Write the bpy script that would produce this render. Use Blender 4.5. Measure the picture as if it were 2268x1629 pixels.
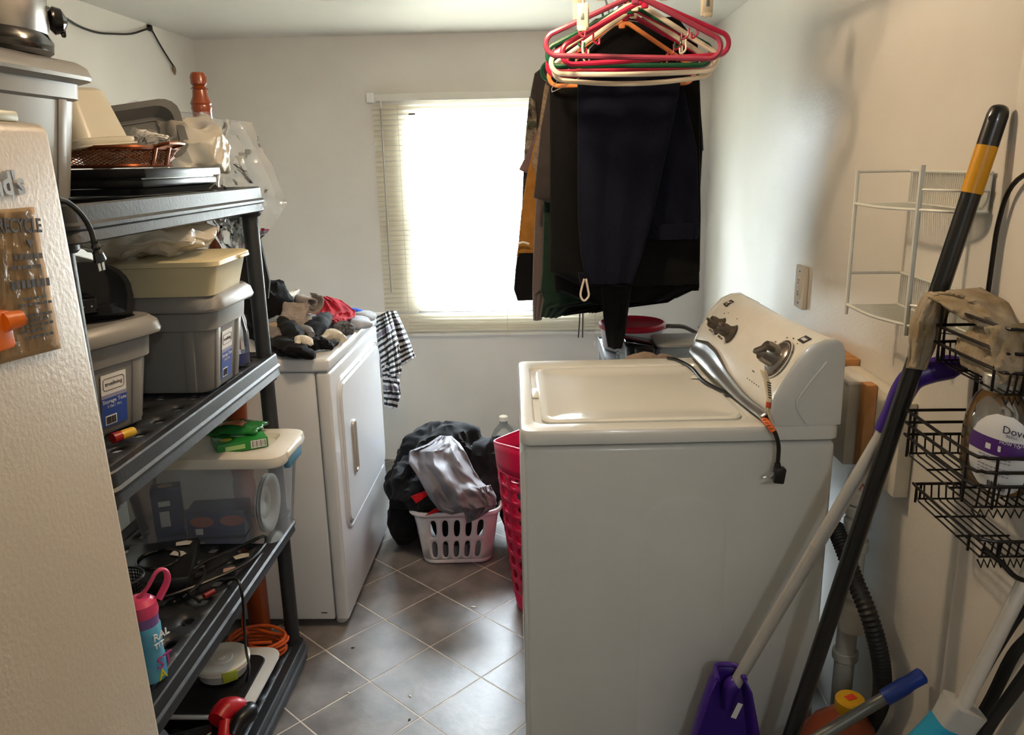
import bpy, bmesh, math, random
from mathutils import Vector, Matrix, noise

for o in list(bpy.data.objects):
    bpy.data.objects.remove(o, do_unlink=True)
S = bpy.context.scene
C = S.collection
PI = math.pi
rnd = random.Random(7)

# ------------------------------------------------------------------ camera
IW, IH = 2268, 1629
CH, CF = 1.509665, 1762.736
CPX, CPY = 1151.076, 809.097
CR = Vector((0.9994517, 0.0270389, -0.0191098))
CU = Vector((0.0117533, 0.2498442, 0.9682147))
CW = Vector((-0.0309539, 0.9679084, -0.2493895))
cd = bpy.data.cameras.new('camera')
cam = bpy.data.objects.new('camera', cd)
C.objects.link(cam)
cd.sensor_width = 36
cd.lens = CF / IW * 36
cd.shift_x = -(CPX - IW / 2) / IW
cd.shift_y = (CPY - IH / 2) / IW
cd.clip_start = .02
cam.matrix_world = Matrix(((CR.x, CU.x, -CW.x, 0), (CR.y, CU.y, -CW.y, 0), (CR.z, CU.z, -CW.z, CH), (0, 0, 0, 1)))
S.camera = cam
S.cycles.transparent_max_bounces = 24

# ------------------------------------------------------------------ light
S.view_settings.view_transform = 'Standard'
S.view_settings.look = 'None'
S.view_settings.gamma = 1
S.view_settings.use_curve_mapping = False
S.view_settings.exposure = 0.88
wd = bpy.data.worlds.new('overcast_sky')
S.world = wd
wd.use_nodes = True
bg = wd.node_tree.nodes['Background']
bg.inputs[0].default_value = (.80, .90, 1, 1)
bg.inputs[1].default_value = 42.0


def lamp(name, kind, loc, energy, color, size=.1):
    l = bpy.data.lights.new(name, kind)
    l.energy = energy
    l.color = color
    if kind == 'AREA':
        l.size = size
    else:
        l.shadow_soft_size = size
    o = bpy.data.objects.new(name, l)
    o.location = loc
    C.objects.link(o)
    return o


# portal in the window opening guides the daylight sampling
pt = lamp('window_daylight_portal', 'AREA', (-.21, 3.97, 1.26), 1, (1, 1, 1))
pt.data.shape = 'RECTANGLE'
pt.data.size = .84
pt.data.size_y = .96
pt.data.cycles.is_portal = True
pt.rotation_euler = (-PI / 2, 0, 0)
# warm room light on the laundry ceiling above the frame: it warms the washer top and the right wall
lamp('laundry_ceiling_light_offscreen', 'POINT', (-.12, 1.78, 1.985), 13, (1, .74, .48), .04)
# light of the room behind the camera: it falls on the washer side and the poles from behind
lamp('kitchen_ceiling_light_offscreen', 'POINT', (.35, -.75, 1.95), 10, (.95, .98, 1), .06)


# ------------------------------------------------------------------ helpers
def ray(px, py):
    return CW + CR * ((px - CPX) / CF) - CU * ((py - CPY) / CF)


def at(px, py, X=None, Y=None, Z=None):
    d = ray(px, py)
    t = X / d.x if X is not None else Y / d.y if Y is not None else (Z - CH) / d.z
    return Vector((0, 0, CH)) + d * t


def lin(h):
    h = h.lstrip('#')
    r = []
    for i in (0, 2, 4):
        c = int(h[i:i + 2], 16) / 255
        r.append(c / 12.92 if c <= .04045 else ((c + .055) / 1.055) ** 2.4)
    return r


MATS = {}


def mat(name, hx, rough=.5, metal=0, var=.06, vs=12, bump=0, bs=80, trans=0, ior=1.45, coat=0, sheen=0, transl=0, alpha=1, emit=0, spec=.5, hx2=None, vmin=.35, vmax=.65, stretch=None):
    if name in MATS:
        return MATS[name]
    m = bpy.data.materials.new(name)
    m.use_nodes = True
    nt = m.node_tree
    N = nt.nodes
    L = nt.links
    b = N['Principled BSDF']
    c = lin(hx)
    tc = N.new('ShaderNodeTexCoord')
    src = tc.outputs['Object']
    if stretch:
        mp = N.new('ShaderNodeMapping')
        mp.inputs['Scale'].default_value = stretch
        L.new(src, mp.inputs[0])
        src = mp.outputs[0]
    if var or hx2:
        nz = N.new('ShaderNodeTexNoise')
        nz.inputs['Scale'].default_value = vs
        nz.inputs['Detail'].default_value = 5
        L.new(src, nz.inputs['Vector'])
        rp = N.new('ShaderNodeValToRGB')
        L.new(nz.outputs['Fac'], rp.inputs[0])
        e = rp.color_ramp.elements
        e[0].position = vmin
        e[1].position = vmax
        c2 = lin(hx2) if hx2 else [min(1, x * (1 + var)) for x in c]
        c1 = c if hx2 else [x * (1 - var) for x in c]
        e[0].color = (*c1, 1)
        e[1].color = (*c2, 1)
        L.new(rp.outputs[0], b.inputs['Base Color'])
    else:
        b.inputs['Base Color'].default_value = (*c, 1)
    b.inputs['Roughness'].default_value = rough
    b.inputs['Metallic'].default_value = metal
    b.inputs['IOR'].default_value = ior
    b.inputs['Specular IOR Level'].default_value = spec
    b.inputs['Transmission Weight'].default_value = trans
    b.inputs['Coat Weight'].default_value = coat
    b.inputs['Sheen Weight'].default_value = sheen
    b.inputs['Alpha'].default_value = alpha
    if emit:
        b.inputs['Emission Color'].default_value = (*c, 1)
        b.inputs['Emission Strength'].default_value = emit
    if bump:
        n2 = N.new('ShaderNodeTexNoise')
        n2.inputs['Scale'].default_value = bs
        n2.inputs['Detail'].default_value = 3
        L.new(src, n2.inputs['Vector'])
        bp = N.new('ShaderNodeBump')
        bp.inputs['Strength'].default_value = bump
        bp.inputs['Distance'].default_value = .004
        L.new(n2.outputs['Fac'], bp.inputs['Height'])
        L.new(bp.outputs[0], b.inputs['Normal'])
    if transl:
        tr = N.new('ShaderNodeBsdfTranslucent')
        tr.inputs[0].default_value = (*c, 1)
        mx = N.new('ShaderNodeMixShader')
        mx.inputs[0].default_value = transl
        L.new(b.outputs[0], mx.inputs[1])
        L.new(tr.outputs[0], mx.inputs[2])
        L.new(mx.outputs[0], N['Material Output'].inputs[0])
    MATS[name] = m
    return m


def film(name, hx, opac=.2, rough=.12, bump=.6, bs=40, gloss=.35):
    """thin see-through plastic film: transparent + glossy + a little milky diffuse"""
    if name in MATS:
        return MATS[name]
    m = bpy.data.materials.new(name)
    m.use_nodes = True
    nt = m.node_tree
    N = nt.nodes
    L = nt.links
    N.remove(N['Principled BSDF'])
    out = N['Material Output']
    tc = N.new('ShaderNodeTexCoord')
    n2 = N.new('ShaderNodeTexNoise')
    n2.inputs['Scale'].default_value = bs
    n2.inputs['Detail'].default_value = 4
    L.new(tc.outputs['Object'], n2.inputs['Vector'])
    bp = N.new('ShaderNodeBump')
    bp.inputs['Strength'].default_value = bump
    bp.inputs['Distance'].default_value = .01
    L.new(n2.outputs['Fac'], bp.inputs['Height'])
    tp = N.new('ShaderNodeBsdfTransparent')
    tp.inputs[0].default_value = (.96, .97, .97, 1)
    df = N.new('ShaderNodeBsdfDiffuse')
    df.inputs[0].default_value = (*lin(hx), 1)
    tl = N.new('ShaderNodeBsdfTranslucent')
    tl.inputs[0].default_value = (*lin(hx), 1)
    ad = N.new('ShaderNodeMixShader')
    ad.inputs[0].default_value = .4
    L.new(df.outputs[0], ad.inputs[1])
    L.new(tl.outputs[0], ad.inputs[2])
    gl = N.new('ShaderNodeBsdfGlossy')
    gl.inputs['Roughness'].default_value = rough
    L.new(bp.outputs[0], gl.inputs['Normal'])
    m1 = N.new('ShaderNodeMixShader')
    m1.inputs[0].default_value = opac
    L.new(tp.outputs[0], m1.inputs[1])
    L.new(ad.outputs[0], m1.inputs[2])
    fr = N.new('ShaderNodeLayerWeight')
    fr.inputs[0].default_value = gloss
    L.new(bp.outputs[0], fr.inputs['Normal'])
    m2 = N.new('ShaderNodeMixShader')
    L.new(fr.outputs['Fresnel'], m2.inputs[0])
    L.new(m1.outputs[0], m2.inputs[1])
    L.new(gl.outputs[0], m2.inputs[2])
    L.new(m2.outputs[0], out.inputs[0])
    MATS[name] = m
    return m


WORLDT = {}


def props(o, label, cat, group=None):
    o['label'] = label
    o['category'] = cat
    if group:
        o['group'] = group
    return o


def thing(name, label, cat, loc=(0, 0, 0), rz=0, group=None, world=True, rot=None):
    """an Empty at the thing's base; world=True: its parts are authored in world coordinates"""
    o = bpy.data.objects.new(name, None)
    o.empty_display_size = .05
    o.location = loc
    o.rotation_euler = rot if rot else (0, 0, rz)
    C.objects.link(o)
    props(o, label, cat, group)
    M = Matrix.Translation(Vector(loc)) @ o.rotation_euler.to_matrix().to_4x4()
    WORLDT[o] = M.inverted() if world else None
    return o


def root(o):
    while o.parent:
        o = o.parent
    return o


def mesh_of(VF, name, m, sharp=35):
    me = bpy.data.meshes.new(name)
    me.from_pydata([tuple(v) for v in VF[0]], [], VF[1])
    me.update()
    if sharp:
        me.polygons.foreach_set('use_smooth', [True] * len(me.polygons))
        me.set_sharp_from_angle(angle=math.radians(sharp))
    ms = m if isinstance(m, (list, tuple)) else [m]
    for q in ms:
        me.materials.append(q)
    if len(VF) > 2:
        for p, i in zip(me.polygons, VF[2]):
            p.material_index = i
    return me


def mods(o, solid=0, sub=0, bev=0, off=0):
    if solid:
        q = o.modifiers.new('thickness', 'SOLIDIFY')
        q.thickness = solid
        q.offset = off
    if bev:
        q = o.modifiers.new('edge', 'BEVEL')
        q.width = bev
        q.segments = 2
        q.limit_method = 'ANGLE'
    if sub:
        q = o.modifiers.new('smooth', 'SUBSURF')
        q.levels = q.render_levels = sub


def part(name, VF, m, parent, solid=0, sub=0, bev=0, sharp=35, label=None, off=0):
    inv = WORLDT.get(root(parent))
    if inv is not None:
        VF = ([inv @ Vector(v) for v in VF[0]],) + tuple(VF[1:])
    o = bpy.data.objects.new(name, mesh_of(VF, name, m, sharp))
    C.objects.link(o)
    o.parent = parent
    if label:
        o['label'] = label
    mods(o, solid, sub, bev, off)
    return o


def solo(name, label, cat, VF, m, group=None, solid=0, sub=0, bev=0, sharp=35, off=0):
    V = [Vector(v) for v in VF[0]]
    lo = [min(v[i] for v in V) for i in range(3)]
    hi = [max(v[i] for v in V) for i in range(3)]
    org = Vector(((lo[0] + hi[0]) / 2, (lo[1] + hi[1]) / 2, lo[2]))
    o = bpy.data.objects.new(name, mesh_of(([v - org for v in V],) + tuple(VF[1:]), name, m, sharp))
    o.location = org
    C.objects.link(o)
    props(o, label, cat, group)
    mods(o, solid, sub, bev, off)
    WORLDT[o] = Matrix.Translation(-org)
    return o


def struct(name, VF, m, parent=None, sharp=35, solid=0, bev=0):
    o = bpy.data.objects.new(name, mesh_of(VF, name, m, sharp))
    C.objects.link(o)
    o.parent = parent
    if not parent:
        o['kind'] = 'structure'
    mods(o, solid, 0, bev)
    return o


def join(*a):
    V, F, I = [], [], []
    for q in a:
        n = len(V)
        V += [Vector(v) for v in q[0]]
        F += [tuple(i + n for i in f) for f in q[1]]
        I += list(q[2]) if len(q) > 2 else [0] * len(q[1])
    return (V, F, I)


def xf(VF, loc=(0, 0, 0), rot=(0, 0, 0), sc=1):
    from mathutils import Euler
    s = sc if isinstance(sc, (tuple, list)) else (sc, sc, sc)
    M = Matrix.Translation(Vector(loc)) @ Euler(rot).to_matrix().to_4x4() @ Matrix.Diagonal((*s, 1))
    return ([M @ Vector(v) for v in VF[0]],) + tuple(VF[1:])


def basis(VF, o, r, u):
    """place local (x,y,z) with x along r, y along u, z along r x u"""
    r = Vector(r).normalized()
    u = Vector(u)
    n = r.cross(u).normalized()
    u = n.cross(r)
    o = Vector(o)
    return ([o + r * v[0] + u * v[1] + n * v[2] for v in VF[0]],) + tuple(VF[1:])


def bm_out(bm):
    bm.verts.ensure_lookup_table()
    bm.verts.index_update()
    r = ([v.co.copy() for v in bm.verts], [tuple(v.index for v in f.verts) for f in bm.faces])
    bm.free()
    return r


def box(x0, x1, y0, y1, z0, z1, b=0, seg=2):
    bm = bmesh.new()
    bmesh.ops.create_cube(bm, size=1, matrix=Matrix.Translation(((x0 + x1) / 2, (y0 + y1) / 2, (z0 + z1) / 2)) @ Matrix.Diagonal((abs(x1 - x0), abs(y1 - y0), abs(z1 - z0), 1)))
    if b:
        bmesh.ops.bevel(bm, geom=bm.edges[:], offset=b, segments=seg, affect='EDGES', profile=.5)
    return bm_out(bm)


def ebox(p0, p1, w, h, b=0, up=(0, 0, 1)):
    """a bar of section w x h between two points"""
    p0, p1 = Vector(p0), Vector(p1)
    d = p1 - p0
    L = d.length
    d.normalize()
    s = d.cross(Vector(up)).normalized()
    n = s.cross(d)
    V, F = box(-w / 2, w / 2, 0, L, -h / 2, h / 2, b)
    return ([p0 + s * v[0] + d * v[1] + n * v[2] for v in V], F)


def loft(rings, cap0=True, cap1=True, closed=True):
    V, F = [], []
    n = len(rings[0])
    for r in rings:
        V += [Vector(p) for p in r]
    for i in range(len(rings) - 1):
        for j in range(n if closed else n - 1):
            k = (j + 1) % n
            F.append((i * n + j, i * n + k, (i + 1) * n + k, (i + 1) * n + j))
    if cap0:
        F.append(tuple(range(n - 1, -1, -1)))
    if cap1:
        F.append(tuple(range((len(rings) - 1) * n, len(rings) * n)))
    return (V, F)


def rrect(w, d, r, z, cx=0, cy=0, n=4):
    P = []
    for sx, sy, a in ((1, 1, 0), (-1, 1, 90), (-1, -1, 180), (1, -1, 270)):
        for k in range(n + 1):
            t = math.radians(a + 90 * k / n)
            P.append(Vector((cx + sx * (w / 2 - r) + r * math.cos(t), cy + sy * (d / 2 - r) + r * math.sin(t), z)))
    return P


def ring(r, z, n=24, cx=0, cy=0, ry=None):
    ry = r if ry is None else ry
    return [Vector((cx + r * math.cos(2 * PI * k / n), cy + ry * math.sin(2 * PI * k / n), z)) for k in range(n)]


def lathe(prof, n=24, loc=(0, 0, 0), cap0=True, cap1=True):
    return xf(loft([ring(max(r, 1e-4), z, n) for r, z in prof], cap0, cap1), loc)


def catmull(P, k=4, closed=False):
    P = [Vector(p) for p in P]
    if k <= 1 or len(P) < 3:
        return P
    n = len(P)
    out = []
    for i in range(n if closed else n - 1):
        a = P[(i - 1) % n] if closed or i > 0 else P[0] * 2 - P[1]
        b = P[i]
        c = P[(i + 1) % n]
        d = P[(i + 2) % n] if closed or i + 2 < n else P[-1] * 2 - P[-2]
        for s in range(k):
            t = s / k
            out.append(.5 * (2 * b + (c - a) * t + (2 * a - 5 * b + 4 * c - d) * t * t + (3 * b - a - 3 * c + d) * t ** 3))
    if not closed:
        out.append(P[-1])
    return out


def tube(P, r, n=8, closed=False, k=4, flat=1, caps=True, up=None):
    """sweep a circle (or ellipse: flat = height/width) along points"""
    rr = r if isinstance(r, (list, tuple)) else None
    Q = catmull(P, k, closed)
    m = len(Q)
    if rr:
        kk = max(k, 1) if len(P) > 2 else 1
        R = []
        for i in range(m):
            t = min(i / kk, len(rr) - 1)
            a = int(t)
            b = min(a + 1, len(rr) - 1)
            R.append(rr[a] + (rr[b] - rr[a]) * (t - a))
    else:
        R = [r] * m
    T = []
    for i in range(m):
        a = Q[(i - 1) % m] if closed or i > 0 else Q[i]
        b = Q[(i + 1) % m] if closed or i < m - 1 else Q[i]
        d = (b - a)
        T.append(d.normalized() if d.length > 1e-9 else Vector((0, 0, 1)))
    ref = Vector(up) if up else Vector((0, 0, 1))
    if abs(T[0].dot(ref)) > .95:
        ref = Vector((1, 0, 0)) if not up else Vector((0, 1, 0))
    nrm = (ref - T[0] * ref.dot(T[0])).normalized()
    rings = []
    for i in range(m):
        if up:
            q = Vector(up) - T[i] * Vector(up).dot(T[i])
            if q.length > .05:
                nrm = q.normalized()
        nrm = (nrm - T[i] * nrm.dot(T[i])).normalized()
        bn = T[i].cross(nrm)
        rings.append([Q[i] + bn * (R[i] * math.cos(2 * PI * j / n)) + nrm * (R[i] * flat * math.sin(2 * PI * j / n)) for j in range(n)])
    if closed:
        V, F = loft(rings + [rings[0]], False, False)
        return (V, F)
    return loft(rings, caps, caps)


def cyl(p0, p1, r0, r1=None, n=16):
    return tube([p0, p1], [r0, r1 if r1 is not None else r0], n=n, k=1)


def sheet(fn, nu, nv):
    V = [Vector(fn(i / nu, j / nv)) for j in range(nv + 1) for i in range(nu + 1)]
    F = [(j * (nu + 1) + i, j * (nu + 1) + i + 1, (j + 1) * (nu + 1) + i + 1, (j + 1) * (nu + 1) + i) for j in range(nv) for i in range(nu)]
    return (V, F)


def extr(poly, h0, h1, axis='y'):
    """extrude a 2D polygon; axis y: poly is (x,z); axis x: (y,z); axis z: (x,y)"""
    def P(a, b, h):
        return {'y': (a, h, b), 'x': (h, a, b), 'z': (a, b, h)}[axis]
    return loft([[P(a, b, h0) for a, b in poly], [P(a, b, h1) for a, b in poly]])


def bevel(VF, w, seg=2, ang=30):
    bm = bmesh.new()
    vs = [bm.verts.new(v) for v in VF[0]]
    for f in VF[1]:
        try:
            bm.faces.new([vs[i] for i in f])
        except ValueError:
            pass
    bmesh.ops.recalc_face_normals(bm, faces=bm.faces[:])
    es = [e for e in bm.edges if len(e.link_faces) == 2 and e.calc_face_angle(0) > math.radians(ang)]
    bmesh.ops.bevel(bm, geom=es, offset=w, segments=seg, affect='EDGES', profile=.5)
    return bm_out(bm)


def holed(nx, ny, hole, fmap, skip=None):
    """panel of nx x ny cells, each with a hole; hole(k 0..15)->(u,v) in -1..1; fmap(u,v)->xyz with u 0..nx, v 0..ny"""
    bm = bmesh.new()
    for j in range(ny):
        for i in range(nx):
            O, H = [], []
            for k in range(16):
                t = 2 * PI * k / 16
                c, s = math.cos(t), math.sin(t)
                q = max(abs(c), abs(s))
                ou, ov = c / q, s / q
                hu, hv = hole(k, i, j)
                O.append(bm.verts.new(fmap(i + .5 + ou / 2, j + .5 + ov / 2)))
                H.append(bm.verts.new(fmap(i + .5 + hu / 2, j + .5 + hv / 2)))
            if skip and skip(i, j):
                bm.faces.new(O)
                continue
            for k in range(16):
                l = (k + 1) % 16
                bm.faces.new((O[k], O[l], H[l], H[k]))
    bmesh.ops.remove_doubles(bm, verts=bm.verts[:], dist=1e-5)
    bmesh.ops.delete(bm, geom=[v for v in bm.verts if not v.link_faces], context='VERTS')
    return bm_out(bm)


def stadium(a, b):
    """hole with half width a and half height b (cell units), round ends"""
    def f(k, i, j):
        t = 2 * PI * k / 16
        c, s = math.cos(t), math.sin(t)
        e = 3.0
        q = (abs(c) ** e + abs(s) ** e) ** (-1 / e)
        return (a * c * q, b * s * q)
    return f


def fbm(p, sc=1.0, oct=3, seed=0):
    v = 0
    a = 1
    q = Vector(p) * sc + Vector((seed * 7.31, seed * 3.17, seed * 5.77))
    for _ in range(oct):
        v += a * noise.noise(q)
        q = q * 2.03
        a *= .5
    return v


def ridge(p, sc=1.0, seed=0):
    q = Vector(p) * sc + Vector((seed * 7.31, seed * 3.17, seed * 5.77))
    return (1 - abs(noise.noise(q)) * 2) * .7 + (1 - abs(noise.noise(q * 2.1)) * 2) * .3


def heap(c, s, seed=0, fold=.16, sc=9, lvl=4, flatb=.6, rz=0):
    """a crumpled garment: closed lump of half-extents s around c (c = centre of base)"""
    bm = bmesh.new()
    bmesh.ops.create_icosphere(bm, subdivisions=lvl, radius=1)
    V = []
    cr, sr = math.cos(rz), math.sin(rz)
    for v in bm.verts:
        d = v.co.normalized()
        p = Vector((d.x * s[0], d.y * s[1], d.z * s[2]))
        k = 1 + .22 * fbm(p, sc * .45, 2, seed) + fold * (ridge(p, sc, seed + 3) - .45)
        q = p * k
        if q.z < -s[2] * flatb:
            q.z = -s[2] * flatb + .15 * (q.z + s[2] * flatb)
        q.z += s[2] * flatb
        v.co = Vector((q.x * cr - q.y * sr, q.x * sr + q.y * cr, q.z)) + Vector(c)
    return bm_out(bm)


def drape(rows, Y0, nseg=28, folds=5, amp=.012, seed=0, sub=6):
    """hanging garment: rows of (z, x_left, x_right, half_thickness[, y shift]); closed flattened tube with folds"""
    R = []
    for i in range(len(rows) - 1):
        a, b = rows[i], rows[i + 1]
        a = tuple(a) + (0,) * (5 - len(a))
        b = tuple(b) + (0,) * (5 - len(b))
        for k in range(sub):
            t = k / sub
            R.append([x + (y - x) * t for x, y in zip(a, b)])
    R.append(list(tuple(rows[-1]) + (0,) * (5 - len(rows[-1]))))
    rings = []
    n = len(R)
    for i, (z, xl, xr, th, ys) in enumerate(R):
        g = min(1, i / max(1, n * .35))
        P = []
        for k in range(nseg):
            t = 2 * PI * k / nseg
            u = .5 - .5 * math.cos(t)
            x = xl + (xr - xl) * u
            side = math.sin(t)
            y = Y0 + ys - th * (abs(side) ** .6) * (1 if side > 0 else -1)
            f = amp * g * (math.sin(folds * u * PI * 2 + seed + 1.5 * noise.noise(Vector((x * 4, z * 3, seed)))) + .8 * noise.noise(Vector((x * 14, z * 5, seed * 2.3))))
            P.append(Vector((x, y + f * min(1, abs(side) * 1.5 + .1), z + .006 * noise.noise(Vector((x * 20, seed, 0))) * (1 if i in (0, n - 1) else 0))))
        rings.append(P)
    return loft(rings)


def pxrows(L, Y, th=.012):
    """pixel rows (py, pxl, pxr[, th[, ys]]) on the plane Y to drape rows"""
    out = []
    for q in L:
        a = at(q[1], q[0], Y=Y)
        b = at(q[2], q[0], Y=Y)
        out.append(((a.z + b.z) / 2, a.x, b.x, q[3] if len(q) > 3 else th, q[4] if len(q) > 4 else 0))
    return out


def text(s, size, o, r, u, m, parent, name='lettering', depth=.0004, align='LEFT', sx=1, bold=0):
    cu = bpy.data.curves.new('t', 'FONT')
    cu.body = s
    cu.size = size
    cu.extrude = depth
    cu.align_x = align
    cu.resolution_u = 2
    cu.offset = bold
    t = bpy.data.objects.new('t', cu)
    C.objects.link(t)
    dg = bpy.context.evaluated_depsgraph_get()
    me = bpy.data.meshes.new_from_object(t.evaluated_get(dg))
    VF = ([Vector((v.co.x * sx, v.co.y, v.co.z)) for v in me.vertices], [tuple(p.vertices) for p in me.polygons])
    bpy.data.objects.remove(t, do_unlink=True)
    bpy.data.curves.remove(cu)
    bpy.data.meshes.remove(me)
    return part(name, basis(VF, o, r, u), m, parent, sharp=0)


def slab(o, r, u, x0, x1, y0, y1, th=.0006, z=0):
    """thin plate in the plane of r,u at origin o"""
    return basis(box(x0, x1, y0, y1, z, z + th), o, r, u)


def bars(o, r, u, x0, x1, y0, y1, n=14, seed=1, th=.0006, z=.0006):
    q = random.Random(seed)
    A = []
    x = x0
    st = (x1 - x0) / n
    for i in range(n):
        A.append(basis(box(x, x + st * q.uniform(.25, .7), y0, y1, z, z + th), o, r, u))
        x += st
    return join(*A)


def copy_tree(o, loc, rz=None, label=None):
    r = o.copy()
    C.objects.link(r)
    r.location = loc
    if rz is not None:
        r.rotation_euler.z = rz
    if label:
        r['label'] = label
    for ch in [c for c in bpy.data.objects if c.parent == o]:
        q = ch.copy()
        C.objects.link(q)
        q.parent = r
        for g in [c for c in bpy.data.objects if c.parent == ch]:
            w = g.copy()
            C.objects.link(w)
            w.parent = q
    return r

# ------------------------------------------------------------------ the room
XL, XR, YB, YF, ZC = -1.61, .79, 3.91, -1.4, 2.08
M_wall = mat('wall_paint', '#d3cfc7', .55, var=.035, vs=3, bump=.08, bs=90)
M_wallr = mat('wall_gloss_paint', '#d0cdc5', .3, var=.03, vs=4, bump=.16, bs=150, spec=.6)
M_ceil = mat('ceiling_paint', '#cfccc4', .45, var=.03, vs=3, bump=.05, bs=60)
M_grout = mat('grout', '#c9bfb2', .6, var=.12, vs=30)
M_tile = mat('slate_vinyl', '#54504d', .33, hx2='#8a8583', vs=7, vmin=.3, vmax=.7, bump=.12, bs=45, spec=.55)
M_wht = mat('white_gloss', '#dcdcd8', .3, var=.02)
M_vinyl = mat('window_vinyl', '#d9dbda', .4, var=.02)

fl = struct('floor', box(XL - .1, XR + .1, YF - .1, YB + .1, -.08, -.0008), M_grout)
TA, TS, TX, TY = .7307, .2367, -.5723, 2.7349


def clip(P, f):
    out = []
    for i in range(len(P)):
        a, b = P[i - 1], P[i]
        fa, fb = f(a), f(b)
        if (fa >= 0) != (fb >= 0):
            t = fa / (fa - fb)
            out.append((a[0] + (b[0] - a[0]) * t, a[1] + (b[1] - a[1]) * t))
        if fb >= 0:
            out.append(b)
    return out


ca, sa = math.cos(TA), math.sin(TA)
full = None
gap = .0026
for i in range(-25, 26):
    for j in range(-25, 26):
        def P2(a, b):
            return (TX + TS * ((i + a) * ca + (j + b) * sa), TY + TS * (-(i + a) * sa + (j + b) * ca))
        g = gap / TS
        P = [P2(g, g), P2(1 - g, g), P2(1 - g, 1 - g), P2(g, 1 - g)]
        Q = P
        for f in (lambda p: p[0] - XL - .003, lambda p: XR - .003 - p[0], lambda p: p[1] - YF, lambda p: YB - .003 - p[1]):
            Q = clip(Q, f) if Q else Q
        if len(Q) < 3:
            continue
        cx = sum(p[0] for p in Q) / len(Q)
        cy = sum(p[1] for p in Q) / len(Q)
        if Q == P and full:
            o = bpy.data.objects.new('tile', full)
            C.objects.link(o)
            o.parent = fl
        else:
            R = Q[::-1]
            ar = sum(R[k - 1][0] * R[k][1] - R[k][0] * R[k - 1][1] for k in range(len(R)))
            if ar < 0:
                R = R[::-1]
            vf = loft([[(x - cx, y - cy, -.004) for x, y in R], [(x - cx, y - cy, 0) for x, y in R]])
            o = struct('tile', vf, M_tile, fl, sharp=0)
            if Q == P:
                full = o.data
        o.location = (cx, cy, 0)

WX0, WX1, WZ0, WZ1 = -.63, .21, .78, 1.745
struct('wall_back', join(box(XL - .1, WX0, YB, YB + .1, 0, ZC), box(WX1, XR + .1, YB, YB + .1, 0, ZC), box(WX0, WX1, YB, YB + .1, 0, WZ0), box(WX0, WX1, YB, YB + .1, WZ1, ZC)), M_wall)
struct('wall_left', box(XL - .1, XL, YF - .1, YB, 0, ZC), M_wall)
struct('wall_right', box(XR, XR + .1, 1.405, YB, 0, ZC), M_wallr)
struct('wall_right_near', box(XR - .006, XR + .1, YF - .1, 1.405, 0, ZC), M_wall, bev=.003)
struct('wall_front', box(XL, XR - .006, YF - .1, YF, 0, ZC), M_wall)
struct('ceiling', box(XL - .1, XR + .1, YF - .1, YB + .1, ZC, ZC + .08), M_ceil)
# horizontal panel joint on the back wall, above dryer height
struct('trim_1', box(XL, WX0 - .18, YB - .0015, YB, 1.678, 1.681), M_wall)
# ledge board fixed along the right wall behind the washer
M_board = mat('ledge_board_paint', '#d3cec0', .45, var=.06, vs=9, bump=.1, bs=40)
M_pine = mat('bare_pine', '#b98551', .6, var=.2, vs=8, stretch=(1, 12, 1))
tr = struct('trim_2', box(XR - .034, XR - .001, 1.63, 2.25, .78, .995, .003), M_board)
struct('bare_wood_edge', box(XR - .06, XR - .035, 1.755, 1.79, .80, 1.0, .002), M_pine, tr)
struct('bare_wood_top', box(XR - .06, XR - .001, 1.95, 2.25, .9955, 1.012, .002), M_pine, tr)

wn = struct('window_1', join(box(WX0, WX0 + .035, YB + .02, YB + .075, WZ0, WZ1), box(WX1 - .035, WX1, YB + .02, YB + .075, WZ0, WZ1), box(WX0, WX1, YB + .02, YB + .075, WZ0, WZ0 + .035), box(WX0, WX1, YB + .02, YB + .075, WZ1 - .035, WZ1)), M_vinyl, bev=.003)
zm = 1.19
struct('meeting_rail', box(WX0 + .03, WX1 - .03, YB + .03, YB + .07, zm, zm + .04, .004), M_vinyl, wn)
M_pane = film('window_pane', '#eef4f4', .02, .02, 0, 5, .08)
for a, b in ((WZ0 + .03, zm), (zm + .04, WZ1 - .03)):
    struct('pane', box(WX0 + .03, WX1 - .03, YB + .05, YB + .053, a, b), M_pane, wn)
struct('sash_stile', box(WX0 + .04, WX0 + .062, YB + .03, YB + .048, WZ0 + .03, zm, .003), M_vinyl, wn)
struct('window_sill', box(WX0 - .01, WX1 + .01, YB - .004, YB + .02, WZ0 - .02, WZ0, .003), M_vinyl, wn)

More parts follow.
